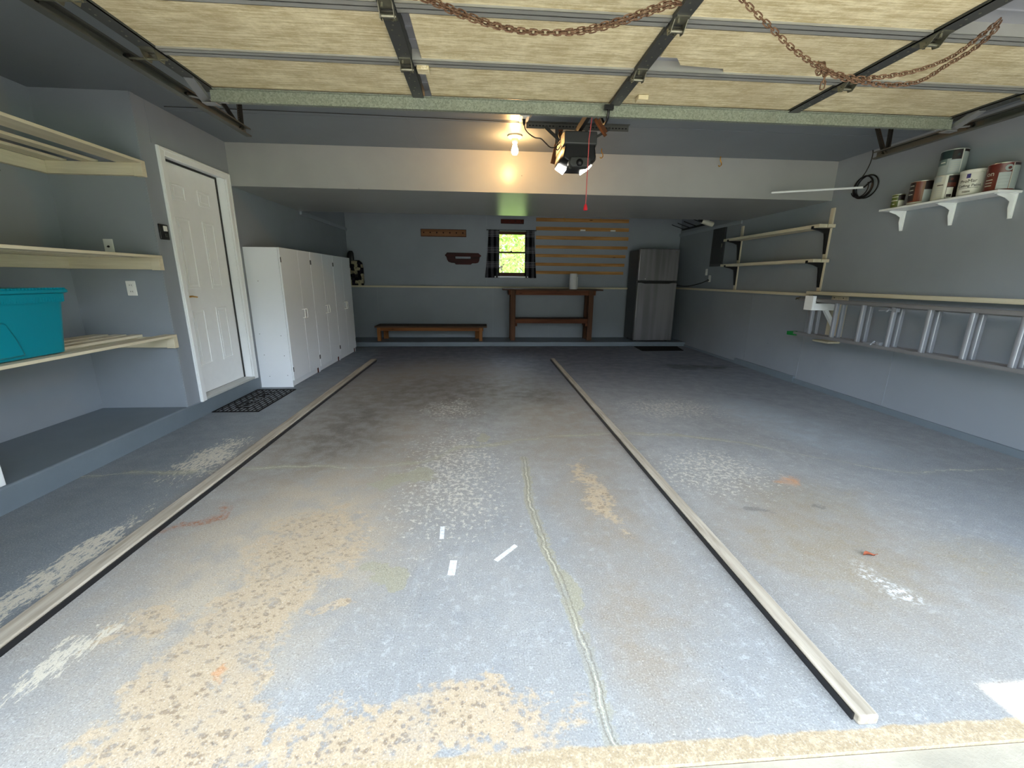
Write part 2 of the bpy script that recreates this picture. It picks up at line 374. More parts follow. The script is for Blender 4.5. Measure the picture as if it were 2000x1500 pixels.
    h = t.math('ADD', t.math('MULTIPLY', n3, .5), t.math('MULTIPLY', n4, .5))
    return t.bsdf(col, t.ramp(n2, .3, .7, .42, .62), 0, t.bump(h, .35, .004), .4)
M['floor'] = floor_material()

# ------------------------------------------------------------------ mesh builder
class MB:
    def __init__(s): s.v = []; s.f = []; s.sm = []
    def add(s, vs, fs, smooth=False):
        b = len(s.v); s.v += [Vector(x) for x in vs]
        for f in fs: s.f.append([b+i for i in f]); s.sm.append(smooth)
        return s
    def box(s, x0, x1, y0, y1, z0, z1):
        return s.obb(((x0+x1)/2, (y0+y1)/2, (z0+z1)/2), ((x1-x0)/2, 0, 0), (0, (y1-y0)/2, 0), (0, 0, (z1-z0)/2))
    def obb(s, c, u, v, w):
        c, u, v, w = map(Vector, (c, u, v, w))
        if u.cross(v).dot(w) < 0: w = -w
        P = [c+a*u+b*v+d*w for d in (-1, 1) for b in (-1, 1) for a in (-1, 1)]
        return s.add(P, [(0, 2, 3, 1), (4, 5, 7, 6), (0, 1, 5, 4), (2, 6, 7, 3), (0, 4, 6, 2), (1, 3, 7, 5)])
    def beam(s, a, b, w, h, up=(0, 0, 1)):
        a, b, up = Vector(a), Vector(b), Vector(up); d = (b-a)
        r = d.cross(up).normalized(); q = r.cross(d).normalized()
        return s.obb((a+b)/2, d/2, r*w/2, q*h/2)
    def tube(s, pts, r, n=8, closed=False, caps=True):
        pts = [Vector(p) for p in pts]; m = len(pts); rings = []; prev = None
        for i in range(m):
            if closed: t = pts[(i+1) % m]-pts[i-1]
            else: t = pts[min(i+1, m-1)]-pts[max(i-1, 0)]
            t.normalize()
            if prev is None:
                a = Vector((0, 0, 1)) if abs(t.z) < .9 else Vector((1, 0, 0)); prev = t.cross(a).normalized()
            x = (prev-t*prev.dot(t)).normalized(); y = t.cross(x); prev = x
            rr = r[i] if isinstance(r, (list, tuple)) else r
            rings.append([pts[i]+(x*math.cos(2*PI*k/n)+y*math.sin(2*PI*k/n))*rr for k in range(n)])
        fs = []
        for i in range(m if closed else m-1):
            j = (i+1) % m
            for k in range(n): fs.append((i*n+k, i*n+(k+1) % n, j*n+(k+1) % n, j*n+k))
        s.add([v for q in rings for v in q], fs, True)
        if caps and not closed:
            b = len(s.v)-m*n
            s.f += [[b+k for k in range(n)][::-1], [b+(m-1)*n+k for k in range(n)]]; s.sm += [False, False]
        return s
    def lathe(s, prof, c, n=28, axis='z'):
        c = Vector(c); A = {'z': (0, 1, 2), 'x': (1, 2, 0), 'y': (2, 0, 1)}[axis]; vs = []
        for r, h in prof:
            for k in range(n):
                q = [0, 0, 0]; q[A[0]] = r*math.cos(2*PI*k/n); q[A[1]] = r*math.sin(2*PI*k/n); q[A[2]] = h
                vs.append(c+Vector(q))
        fs = []
        for i in range(len(prof)-1):
            for k in range(n): fs.append((i*n+k, i*n+(k+1) % n, (i+1)*n+(k+1) % n, (i+1)*n+k))
        s.add(vs, fs, True)
        b = len(s.v)-len(vs)
        if prof[0][0] > 1e-5: s.f.append([b+k for k in range(n)][::-1]); s.sm.append(False)
        if prof[-1][0] > 1e-5: s.f.append([b+(len(prof)-1)*n+k for k in range(n)]); s.sm.append(False)
        return s
    def prism(s, poly, plane, a, b):
        """outline (2d) extruded from a to b along the remaining axis"""
        def P(q, d): return {'xz': (q[0], d, q[1]), 'xy': (q[0], q[1], d), 'yz': (d, q[0], q[1])}[plane]
        n = len(poly)
        vs = [P(q, a) for q in poly]+[P(q, b) for q in poly]
        s.add(vs, [tuple(range(n)), tuple(range(2*n-1, n-1, -1))]+[(i, i+n, (i+1) % n+n, (i+1) % n) for i in range(n)])
        return s
    def build(s, name, mat, parent=None, root=None, bevel=0, seg=2, props=None):
        me = bpy.data.meshes.new(name)
        off = root.location if root else Vector((0, 0, 0))
        me.from_pydata([v-off for v in s.v], [], s.f); me.update()
        bm = bmesh.new(); bm.from_mesh(me); bmesh.ops.recalc_face_normals(bm, faces=bm.faces); bm.to_mesh(me); bm.free()
        for p, sm in zip(me.polygons, s.sm): p.use_smooth = sm
        me.set_sharp_from_angle(angle=math.radians(40))
        me.materials.append(M[mat] if isinstance(mat, str) else mat)
        o = bpy.data.objects.new(name, me); COL.objects.link(o)
        if parent: o.parent = parent
        if bevel:
            b = o.modifiers.new('bevel', 'BEVEL'); b.width = bevel; b.segments = seg; b.limit_method = 'ANGLE'; b.angle_limit = math.radians(40)
        for k, v in (props or {}).items(): o[k] = v
        return o

def thing(name, label, cat, loc, group=None):
    o = bpy.data.objects.new(name, None); COL.objects.link(o); o.location = loc; o.empty_display_size = .05
    o['label'] = label; o['category'] = cat
    if group: o['group'] = group
    return o
def tag(o, label, cat, group=None):
    o['label'] = label; o['category'] = cat
    if group: o['group'] = group
    return o
def struct(name, mb, mat, label, cat, parent=None, bevel=0):
    o = mb.build(name, mat, parent, None, bevel); o['kind'] = 'structure'; o['label'] = label; o['category'] = cat
    return o
def text_mesh(body, size, depth=.001, align='CENTER'):
    cu = bpy.data.curves.new('lettering', 'FONT'); cu.body = body; cu.size = size; cu.extrude = depth; cu.align_x = align
    ob = bpy.data.objects.new('lettering', cu); COL.objects.link(ob)
    dg = bpy.context.evaluated_depsgraph_get(); me = bpy.data.meshes.new_from_object(ob.evaluated_get(dg))
    vs = [v.co.copy() for v in me.vertices]; fs = [tuple(p.vertices) for p in me.polygons]
    bpy.data.objects.remove(ob); bpy.data.meshes.remove(me); bpy.data.curves.remove(cu)
    return vs, fs

# ------------------------------------------------------------------ the room (metres, camera stands at x=0 y=0 outside the open door)
XL, XR, YS, ZC, ZS, YB2, YB = -2.56, 3.968, 4.84, 2.551, 2.145, 6.51, 8.565
YA, XA, YF, ZK, YT, ZT = 3.66, -3.244, .855, .143, 7.89, .084
ZTOP = 2.80
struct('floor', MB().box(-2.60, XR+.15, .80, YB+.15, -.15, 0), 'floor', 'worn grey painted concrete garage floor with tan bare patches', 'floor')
struct('floor_step', MB().box(XL-.05, XR, YT, YB, 0, ZT), 'kerb', 'raised dark grey concrete step along the back wall', 'step', bevel=.008)
struct('floor_alcove', MB().box(XA-.15, -2.556, YF-.15, 4.875, -.15, ZK), 'kerb', 'raised dark grey concrete alcove floor and kerb under the slatted shelves and door', 'floor', bevel=.012)
wl = MB()
wl.box(XL-.14, XL, YA, 3.90, ZK-.002, ZTOP).box(XL-.14, XL, 3.90, 4.75, 2.20, ZTOP).box(XL-.14, XL, 4.75, YB, -.1, ZTOP)
struct('wall_left', wl, 'wall', 'blue grey painted wall holding the white panelled door', 'wall')
struct('wall_alcove_side', MB().box(XA, XL-.14, YA, YA+.12, -.1, ZC+.1), 'wall', 'blue grey alcove side wall facing the garage opening', 'wall')
struct('wall_alcove', MB().box(XA-.12, XA, YF-.15, YA+.12, -.1, ZC+.1), 'wall', 'blue grey alcove back wall behind the slatted shelves', 'wall')
struct('wall_right', MB().box(XR, XR+.15, YF-.15, YB+.15, -.1, ZTOP), 'wall', 'long blue grey wall on the right with the ladder', 'wall')
wb = MB()
wx0, wx1, wz0, wz1 = .285, .905, 1.30, 2.145
wb.box(XL-.14, wx0, YB, YB+.15, -.1, ZTOP).box(wx1, XR, YB, YB+.15, -.1, ZTOP).box(wx0, wx1, YB, YB+.15, -.1, wz0).box(wx0, wx1, YB, YB+.15, wz1, ZTOP)
struct('wall_back', wb, 'wall', 'dim blue grey back wall with the small window', 'wall')
wf = MB()
wf.box(XA-.12, -1.70, YF-.15, YF, -.1, ZC+.1).box(3.26, XR, YF-.15, YF, -.1, ZC+.1).box(-1.70, 3.26, YF-.15, YF, 2.16, ZC+.1)
struct('wall_front', wf, 'wall', 'front wall around the overhead door opening', 'wall')
struct('ceiling', MB().box(XA-.12, XR, YF-.15, YS, ZC, ZC+.15), 'ceiling', 'grey painted ceiling above the open overhead door', 'ceiling')
struct('ceiling_rear', MB().box(XL-.14, XR+.15, YB2-.1, YB+.15, ZTOP, ZTOP+.15), 'ceiling', 'recessed dark ceiling at the very back', 'ceiling')
struct('wall_soffit', MB().box(XL, XR, YS, YB2, ZS, ZTOP+.1), 'soffit', 'dropped grey soffit box across the garage', 'soffit')
struct('trim_1', MB().box(XL, XL+.028, YB2, YB, 2.10, 2.15), 'trimgrey', 'thin grey ledge high on the left wall behind the soffit', 'trim')
struct('trim_2', MB().box(XR-.028, XR, YB2, YB, 2.10, 2.15), 'trimgrey', 'thin grey ledge high on the right wall behind the soffit', 'trim')
struct('trim_3', MB().box(XL, XR-.02, YB-.09, YB, 1.066, 1.10), 'creamx', 'cream ledge board along the back wall', 'ledge', bevel=.003)
struct('trim_4', MB().box(XR-.06, XR, 4.86, YB-.09, 1.083, 1.118), 'cream', 'cream ledge board on the right wall below the wall shelves', 'ledge', bevel=.003)
struct('trim_5', MB().box(XR-.10, XR, 1.6, 4.855, 1.105, 1.143), 'cream', 'thicker cream ledge board on the right wall above the ladder', 'ledge', bevel=.003)
bb = MB().box(XR-.02, XR, 6.19, YT, 0, .035).box(XR-.03, XR, 4.915, 6.19, 0, .085).box(XR-.022, XR, YF, 4.915, 0, .058)
struct('baseboard_right', bb, 'kerb', 'dark grey concrete footing under the right wall, stepped in height', 'baseboard')
struct('trim_6', MB().box(-1.155, -1.10, YB-.006, YB, ZT, 1.066), 'wall', 'flat grey batten on the lower back wall above the bench', 'trim')
seam = MB()
for x in (-.03+.124, ): seam.box(x, x+.004, YB-.0025, YB, 1.10, 2.75)
for x in (-2.05, 1.36, .62-.4): seam.box(x, x+.004, YB-.0025, YB, ZT, 1.066)
struct('trim_7', seam, 'trimgrey', 'raised drywall seams on the back wall', 'seam')
seam = MB()
for y in (4.9, 3.72): seam.box(XR-.003, XR, y, y+.012, .06, 1.08)
for y in (6.0,): seam.box(XR-.003, XR, y, y+.012, .09, 1.08)
seam.box(XR-.003, XR, 2.9, 3.95, 2.46, 2.466)
struct('trim_8', seam, 'wall', 'raised drywall seams on the right wall', 'seam')
seam = MB().box(XL, XL+.003, 3.80, 3.806, 2.25, 2.55).box(XL, XL+.004, 3.665, 3.70, ZK, 2.551)
struct('trim_9', seam, 'wall', 'raised drywall seam beside the white door', 'seam')
seam = MB().box(-.62, -.612, 3.3, YS, ZC-.002, ZC).box(XL, XR, 4.02, 4.026, ZC-.002, ZC)
struct('trim_10', seam, 'ceiling', 'raised drywall seams on the ceiling', 'seam')

# outdoors
struct('driveway', MB().box(-9, 10, -16, .798, -.16, -.012), 'drive', 'pale concrete driveway outside the opening', 'driveway')
g = MB().box(-40, 45, YB+.15, 60, -.4, -.15).box(-40, -9, -40, 60, -.4, -.15).box(10, 45, -40, 60, -.4, -.15)
struct('lawn', g, 'lawn', 'green lawn around the building', 'lawn')
struct('roof', MB().box(XA-.6, XR+.6, YF-1.555, YB+.5, 2.98, 3.10), 'roof', 'unseen roof slab with a front eave sized to edge the sun patch', 'roof')  # out of view; eave depth set to cut the sun patch's far edge
struct('added_sun_shade', MB().box(XA-.6, 1.58, -.99, YF-1.555, 2.98, 3.10), 'roof', 'unseen slab added beside the eave to keep sun off the left floor', 'roof')  # added out of view to block the sun left of the floor patch

# ------------------------------------------------------------------ entry door (part of the setting)
XD = -2.645
d = MB().box(XD-.045, XD, 3.915, 4.735, .165, 2.195)
slab = struct('door_1', d, 'white', 'white six panel entry door beside the tall cabinets', 'door', bevel=.003)
for (y0, y1) in ((4.06, 4.235), (4.41, 4.585)):
    for (z0, z1) in ((1.885, 2.02), (1.13, 1.745), (.42, .945)):
        m = MB()
        for (a0, a1, b0, b1) in ((y0, y1, z1-.016, z1), (y0, y1, z0, z0+.016), (y0, y0+.016, z0+.016, z1-.016), (y1-.016, y1, z0+.016, z1-.016)):
            m.box(XD, XD+.007, a0, a1, b0, b1)
        m.box(XD, XD+.004, y0+.034, y1-.034, z0+.034, z1-.034)
        m.build('door_panel', 'white', slab, bevel=.003)
m = MB().lathe([(.0, .0), (.024, 0), (.024, .008), (.011, .012), (.011, .04)], (XD, 3.985, 1.065), 16, 'x').tube([(XD+.042, 3.985, 1.065), (XD+.045, 4.03, 1.068), (XD+.044, 4.10, 1.06)], [.009, .008, .006], 8)
m.build('lever_handle', 'brass', slab)
m = MB().lathe([(.0, .0), (.022, 0), (.02, .012), (.0, .014)], (XD, 3.985, 1.20), 16, 'x'); m.build('deadbolt', 'brass', slab)
c = MB()
c.box(XL, XL+.018, 3.835, 3.905, .135, 2.25).box(XL, XL+.018, 4.745, 4.815, .135, 2.25).box(XL, XL+.018, 3.905, 4.745, 2.185, 2.25)
c.box(XL+.018, XL+.024, 3.84, 3.86, .135, 2.245).box(XL+.018, XL+.024, 4.79, 4.81, .135, 2.245).box(XL+.018, XL+.024, 3.86, 4.79, 2.225, 2.245)
c.build('door_casing', 'white', slab, bevel=.003)
j = MB().box(XL-.13, XL, 3.90, 3.914, .14, 2.20).box(XL-.13, XL, 4.738, 4.752, .14, 2.20).box(XL-.13, XL, 3.914, 4.738, 2.197, 2.21)
j.build('door_jamb', 'white', slab)
MB().box(XD+.001, XD+.010, 4.722, 4.738, .165, 2.197).box(XD+.001, XD+.010, 3.914, 4.722, 2.180, 2.197).build('weatherstrip', 'black', slab)
MB().box(XL-.13, XL+.02, 3.905, 4.75, .14, .163).build('door_sill', 'sill', slab, bevel=.003)
MB().box(XD-.04, XD-.002, 3.914, 4.738, .163, .172).build('door_sweep', 'black', slab)

# ------------------------------------------------------------------ back window
c = MB()
c.box(.085, wx0, YB-.012, YB, 1.275, 2.215).box(wx1, 1.075, YB-.012, YB, 1.275, 2.215).box(wx0, wx1, YB-.012, YB, wz1, 2.215)
win = struct('window_1', c, 'wall', 'small double hung window in the back wall showing green leaves', 'window')
MB().box(wx0-.04, wx1+.04, YB-.04, YB+.03, 1.275, wz0).build('window_sill', 'white', win, bevel=.003)
f = MB()
f.box(wx0, wx0+.03, YB+.03, YB+.12, wz0, wz1).box(wx1-.03, wx1, YB+.03, YB+.12, wz0, wz1).box(wx0, wx1, YB+.03, YB+.12, wz1-.02, wz1)
f.build('window_frame', 'sash', win)
def sash(z0, z1, y, b):
    s = MB().box(wx0+.03, wx1-.03, y, y+.035, z0, z0+b).box(wx0+.03, wx1-.03, y, y+.035, z1-.03, z1)
    s.box(wx0+.03, wx0+.048, y, y+.035, z0+b, z1-.03).box(wx1-.048, wx1-.03, y, y+.035, z0+b, z1-.03)
    o = s.build('sash', 'sash', win)
    MB().box(wx0+.048, wx1-.048, y+.014, y+.019, z0+b, z1-.03).build('pane', 'glass', o)
sash(wz0, 1.77, YB+.04, .07); sash(1.742, wz1-.02, YB+.08, .028)
MB().box(.565, .60, YB+.025, YB+.06, 1.77, 1.785).build('sash_lock', 'blackm', win)

def curtain(name, xt0, xt1, xb0, xb1, label):
    m = MB(); nx, nz = 40, 24; vs = []
    for k in (0, 1):
        for i in range(nz+1):
            v = i/nz; z = 2.165-v*.90; e = v**1.4
            a, b = xt0+(xb0-xt0)*e, xt1+(xb1-xt1)*e
            for j_ in range(nx+1):
                u = j_/nx
                vs.append((a+(b-a)*u, YB-.045+.016*math.sin(u*PI*9+.6*math.sin(v*3))*(.5+.5*v)+k*.003, z+.004*math.sin(u*20)*v))
    n = (nx+1)*(nz+1); fs = []
    for i in range(nz):
        for j_ in range(nx):
            q = i*(nx+1)+j_; fs += [(q, q+1, q+nx+2, q+nx+1), (n+q, n+q+nx+1, n+q+nx+2, n+q+1)]
    per = [j_ for j_ in range(nx+1)]+[(i+1)*(nx+1)+nx for i in range(nz)]+[nz*(nx+1)+nx-1-j_ for j_ in range(nx)]+[(nz-1-i)*(nx+1) for i in range(nz-1)]
    for a, b in zip(per, per[1:]+per[:1]): fs.append((a, b, n+b, n+a))
    m.add(vs, fs, True)
    tag(m.build(name, 'plaid'), label, 'curtain', 'window curtains')
curtain('curtain', .135, .345, .065, .345, 'dark plaid curtain hanging at the left side of the window')
curtain('curtain', .862, 1.025, .842, 1.078, 'dark plaid curtain hanging at the right side of the window')
r = MB().tube([(.10, YB-.045, 2.16), (1.06, YB-.045, 2.16)], .006, 8)
r.box(.10, .112, YB-.05, YB, 2.15, 2.17).box(1.05, 1.062, YB-.05, YB, 2.15, 2.17)
tag(r.build('curtain_rod', 'blackm'), 'thin dark curtain rod above the small window', 'curtain rod')

# shrubs and small trees behind the window
def shrub(name, x, y, w, h, n, label, group=None):
    o = thing(name, label, 'tree', (x, y, -.15), group)
    m = MB().tube([(x, y, -.2), (x+.05, y, h*.35), (x-.05, y+.05, h*.8)], [.07, .05, .02], 7)
    for k in range(7):
        a = random.random()*6.28; z = h*(.2+.1*k)
        m.tube([(x, y, z), (x+math.cos(a)*w*.35, y+math.sin(a)*w*.3, z+h*.15)], [.025, .008], 5)
    m.build('trunk', 'bark', o, o)
    m = MB()
    for k in range(n):
        a = random.random()*6.28; rr = w*.55*math.sqrt(random.random()); zz = random.random()
        c = Vector((x+math.cos(a)*rr*(1-.3*zz), y+math.sin(a)*rr*.8*(1-.3*zz), .0+h*zz))
        u = Vector((random.gauss(0, 1), random.gauss(0, 1), random.gauss(0, 1))).normalized()
        v = u.cross(Vector((random.gauss(0, 1), random.gauss(0, 1), random.gauss(0, 1)))).normalized()
        L = random.uniform(.05, .10); W = L*.5
        m.add([c-u*L, c-v*W, c+u*L, c+v*W], [(0, 1, 2, 3)])
    m.build('foliage', 'foliage', o, o)
shrub('shrub', .25, 12.2, 2.2, 3.4, 2300, 'leafy yellow green shrub seen through the left half of the window')
shrub('shrub', 1.75, 14.6, 2.2, 3.6, 2300, 'leafy yellow green shrub seen through the right half of the window')
shrub('shrub', .8, 18.5, 4.0, 5.0, 3000, 'taller pale green tree farther out behind the window shrubs')

# ------------------------------------------------------------------ overhead door
ZD = 2.335
gd = thing('garage_door', 'white foam insulated overhead door raised open under the ceiling', 'garage door', (.78, 2.98, ZD))
YE, SH = 2.985, .457
stx = [-1.615, -.378, .845, 2.035, 3.18]
for k in range(4):
    y1 = YE-SH*k; y0 = y1-SH
    sec = MB().box(-1.66, 3.22, y0+.002, y1-.002, ZD+.040, ZD+.048)
    for q in range(3): sec.box(-1.655, 3.215, y0+.11+q*.11, y0+.135+q*.11, ZD+.034, ZD+.040)
    so = sec.build('door_section', 'skin', gd, gd)
    for b in range(4):
        xa, xb = stx[b]+.033, stx[b+1]-.033
        if k == 2 and b == 3: continue
        if b == 1 and k in (0, 1): xa += .045
        y0i, y1i = y0+.03, y1-.03
        m = MB()
        if k == 1 and b == 2:
            m.box(xa+.09, xb, y0i, y1i, ZD, ZD+.036).box(xa, xa+.09, y0i+.0, y1i-.13, ZD, ZD+.036)
            m = MB().prism([(xa, y1i), (xa, y0i), (xb, y0i), (xb, y1i-.0), (xa+.42, y1i), (xa+.40, y1i-.035), (xa+.16, y1i-.05), (xa+.11, y1i-.12), (xa+.02, y1i-.12)][1:], 'xy', ZD, ZD+.036)
        else: m.box(xa, xb, y0i, y1i, ZD, ZD+.036)
        m.build('foam_panel', 'foam', so, gd, bevel=.004)
    for i, x in enumerate(stx):
        w = .034 if i in (1, 2, 3) else .036
        m = MB().box(x-w, x+w, y0+.004, y1-.004, ZD-.016, ZD-.010)
        m.box(x-w, x-w+.003, y0+.004, y1-.004, ZD-.016, ZD+.04).box(x+w-.003, x+w, y0+.004, y1-.004, ZD-.016, ZD+.04)
        so2 = m.build('stile', 'stile', so, gd)
        hm = MB()
        for q, (dx, yy) in enumerate(((0, .11), (-.012, .15), (.012, .19), (0, .27), (-.012, .31), (.012, .35))):
            hm.lathe([(.0045, -.0012), (.0045, 0)], (x+dx, y0+yy, ZD-.016), 8)
        hm.build('rivet', 'shiny', so, gd)
    # edge rails of the section
    for (a, b_) in ((y0+.0005, y0+.034), (y1-.034, y1-.0005)):
        if k == 0 and b_ > YE-.01: continue
        m = MB().box(-1.655, 3.215, a, b_, ZD-.010, ZD-.006).box(-1.655, 3.215, a, a+.003, ZD-.01, ZD+.04).box(-1.655, 3.215, b_-.003, b_, ZD-.01, ZD+.04)
        m.build('rail', 'rail', so, gd)
# hinges at the joints
for k in (1, 2, 3):
    yj = YE-SH*k
    for x in stx[1:4]:
        m = MB().box(x-.028, x+.028, yj-.07, yj-.012, ZD-.021, ZD-.016).box(x-.028, x+.028, yj+.012, yj+.07, ZD-.021, ZD-.016)
        for sx in (-.03, .027): m.prism([(yj-.055, ZD-.016), (yj+.03, ZD-.016), (yj+.018, ZD-.05), (yj-.012, ZD-.055)], 'yz', x+sx, x+sx+.003)
        m.tube([(x-.034, yj, ZD-.04), (x+.034, yj, ZD-.04)], .008, 10)
        m.lathe([(.006, -.016), (.006, 0)], (x-.012, yj-.05, ZD-.021), 8).lathe([(.006, -.014), (.006, 0)], (x+.012, yj+.045, ZD-.021), 8)
        m.build('hinge', 'shiny', gd, gd)
    for s, x in ((-1, stx[0]), (1, stx[4])):
        m = MB().box(x-.03, x+.03, yj-.06, yj-.01, ZD-.02, ZD-.016).box(x-.03, x+.03, yj+.01, yj+.06, ZD-.02, ZD-.016)
        for sx in (-.032, .029): m.prism([(yj-.05, ZD-.016), (yj+.04, ZD-.016), (yj+.022, ZD-.055), (yj-.022, ZD-.055)], 'yz', x+sx, x+sx+.003)
        ro = .125 if s < 0 else .150
        m.tube([(x-s*.06, yj, ZD-.044), (x+s*(ro+.005), yj, ZD-.044)], .006, 8)
        hg = m.build('roller_hinge', 'shiny', gd, gd)
        MB().lathe([(.008, -.008), (.02, -.008), (.02, .008), (.008, .008)], (x+s*ro, yj, ZD-.044), 14, 'x').build('roller', 'black', hg, gd)
# strut across the top edge
m = MB().box(-1.60, 3.17, YE-.04, YE-.036, ZD-.074, ZD-.010).box(-1.60, 3.17, YE-.036, YE-.004, ZD-.074, ZD-.070).box(-1.60, 3.17, YE-.056, YE-.04, ZD-.014, ZD-.010)
m.box(-1.60, 3.17, YE-.044, YE-.040, ZD-.078, ZD-.068).box(-1.60, 3.17, YE-.006, YE-.003, ZD-.074, ZD-.012)
m.build('strut', 'galv', gd, gd)
for s, x in ((-1, stx[0]), (1, stx[4])):
    a = Vector((x-s*.0, YE-.20, ZD-.02)); b = Vector((x+s*.03, YE+.0, ZD-.075))
    m = MB().beam(a, b, .05, .004).beam(a+Vector((.024, 0, .012)), b+Vector((.024, 0, .012)), .003, .024).beam(a+Vector((-.024, 0, .012)), b+Vector((-.024, 0, .012)), .003, .024)
    m.box(x-.04, x+.04, YE-.04, YE+.01, ZD-.085, ZD-.080)
    ro = .125 if s < 0 else .150
    m.tube([(x-s*.10, YE-.02, ZD-.075), (x+s*(ro+.005), YE-.02, ZD-.044)], .006, 8)
    tb = m.build('top_bracket', 'alurail', gd, gd)
    MB().lathe([(.008, -.008), (.02, -.008), (.02, .008), (.008, .008)], (x+s*ro, YE-.02, ZD-.044), 14, 'x').build('roller', 'black', tb, gd)
for (x, y) in ((-.300, 2.575), (.98, 2.83)):
    MB().box(x-.032, x+.032, y-.03, y+.03, ZD-.028, ZD-.001).build('foam_block', 'foam', gd, gd, bevel=.004)

# tracks
def track(xw, s, y0, y1, zlo, zhi, label):
    """C channel: web at xw, opening towards the door (s = direction of the door)"""
    o = thing('door_track', label, 'track', (xw, (y0+y1)/2, zhi), None)
    m = MB().box(min(xw, xw+s*.003), max(xw, xw+s*.003), y0, y1, zlo, zhi)
    for z in (zlo, zhi-.003): m.box(min(xw, xw+s*.038), max(xw, xw+s*.038), y0, y1, z, z+.003)
    for (za, zb) in ((zlo, zlo+.010), (zhi-.010, zhi)): m.box(min(xw+s*.036, xw+s*.039), max(xw+s*.036, xw+s*.039), y0, y1, za, zb)
    m.box(min(xw-s*.03, xw), max(xw-s*.03, xw), y0, y1, zhi, zhi+.003)
    m.build('track_channel', 'track', o, o)
    def strap(a, b):
        a, b = Vector(a), Vector(b); q = MB().beam(a, b, .032, .003, (s, 0, 0)).beam(a+Vector((s*.016, .0, 0)), b+Vector((s*.016, 0, 0)), .003, .03, (s, 0, 0))
        st = q.build('hanger_strap', 'strap', o, o)
        h = MB(); d_ = (b-a); L = d_.length; nrm = Vector((0, -1, 0))
        side = d_.cross(nrm).normalized()
        for k in range(int(L/.03)):
            c_ = a+d_*((k+.5)*.03/L)+Vector((0, -.0022, 0)); dd = d_.normalized()
            h.obb(c_, dd*.006, side*.005, Vector((0, .0006, 0)))
        h.build('strap_hole', 'rail', st, o)
    strap((xw-s*.005, y1-.07, zhi-.03), (xw-s*.11, y1+.16, ZC-.002))
    strap((xw-s*.005, y1-.10, zhi-.03), (xw-s*.24, y1+.16, ZC-.002))
    return o
track(-1.752, 1, 1.10, 3.62, 2.262, 2.318, 'steel roller track beside the left edge of the open overhead door')
track(3.345, -1, 1.10, 3.68, 2.262, 2.318, 'steel roller track beside the right edge of the open overhead door')

# rusty chains slung under the door
def chain_links(m, pts, L=.034, r=.0026, half=.0082):
    pts = [Vector(p) for p in pts]
    # dense catmull-rom resample
    dens = []
    for i in range(len(pts)-1):
        p0, p1, p2, p3 = pts[max(i-1, 0)], pts[i], pts[i+1], pts[min(i+2, len(pts)-1)]
        for k in range(24):
            t = k/24
            dens.append(.5*((2*p1)+(-p0+p2)*t+(2*p0-5*p1+4*p2-p3)*t*t+(-p0+3*p1-3*p2+p3)*t**3))
    dens.append(pts[-1])
    acc = 0; last = dens[0]; cs = [dens[0]]; step = L-4*r
    for q in dens[1:]:
        while (q-last).length >= step:
            last = last+(q-last).normalized()*step; cs.append(last)
    for i in range(len(cs)-1):
        a, b = cs[i], cs[i+1]; t = (b-a).normalized(); c = (a+b)/2
        n = t.cross(Vector((0, 1, 0)))
        n = n.normalized() if n.length > .1 else Vector((1, 0, 0))
        w = t.cross(n).normalized()
        ang = PI/4+(i % 2)*PI/2; u = n*math.cos(ang)+w*math.sin(ang)
        hl = L/2-half; ring = []
        for k in range(12):
            th = 2*PI*k/12; ct, st_ = math.cos(th), math.sin(th)
            ring.append(c+t*(half*ct+(hl if ct > 0.01 else (-hl if ct < -.01 else 0)))+u*half*st_)
        m.tube(ring, r, 5, True)
m = MB()
c1 = [(-.40, 1.93, 2.312), (-.21, 1.90, 2.268), (-.07, 1.90, 2.222), (.08, 1.90, 2.19), (.22, 1.90, 2.18), (.38, 1.90, 2.195), (.53, 1.90, 2.232), (.74, 1.90, 2.305), (.80, 1.92, 2.312)]
chain_links(m, c1)
chain_links(m, [(-.40, 1.95, 2.312), (-.19, 1.915, 2.275), (-.05, 1.915, 2.235), (.08, 1.91, 2.20), (.22, 1.905, 2.185), (.38, 1.905, 2.19), (.53, 1.91, 2.225), (.74, 1.91, 2.295), (.80, 1.92, 2.310)])
o = m.build('rusty_chain', 'rust'); tag(o, 'doubled rusty chain sagging between the two middle stiles of the overhead door', 'chain')
m = MB()
chain_links(m, [(.93, 1.79, 2.312), (.975, 1.80, 2.273), (1.10, 1.82, 2.208), (1.237, 1.85, 2.146), (1.353, 1.875, 2.109), (1.42, 1.90, 2.10), (1.54, 1.90, 2.08), (1.63, 1.90, 2.08), (1.81, 1.90, 2.11), (1.97, 1.90, 2.17), (2.09, 1.90, 2.26), (2.16, 1.90, 2.322)])
chain_links(m, [(1.42, 1.905, 2.10), (1.52, 1.905, 2.075), (1.63, 1.905, 2.065), (1.73, 1.905, 2.06), (1.86, 1.905, 2.08), (1.96, 1.905, 2.14), (2.06, 1.905, 2.20), (2.13, 1.905, 2.26), (2.17, 1.905, 2.322)])
chain_links(m, [(1.385, 1.895, 2.115), (1.41, 1.88, 2.10), (1.40, 1.90, 2.13), (1.375, 1.885, 2.11), (1.41, 1.91, 2.09), (1.425, 1.89, 2.12)])
chain_links(m, [(1.425, 1.895, 2.10), (1.42, 1.89, 2.07), (1.415, 1.89, 2.02)])
o = m.build('rusty_chain', 'rust'); tag(o, 'knotted rusty chain with a dangling end under the right part of the overhead door', 'chain')

def smooth_pts(pts, k=8):
    P = [Vector(p) for p in pts]; out = []
    for i in range(len(P)-1):
        a, b, c_, d_ = P[max(i-1, 0)], P[i], P[i+1], P[min(i+2, len(P)-1)]
        for q in range(k):
            t = q/k; out.append(.5*((2*b)+(-a+c_)*t+(2*a-5*b+4*c_-d_)*t*t+(-a+3*b-3*c_+d_)*t**3))
    return out+[P[-1]]
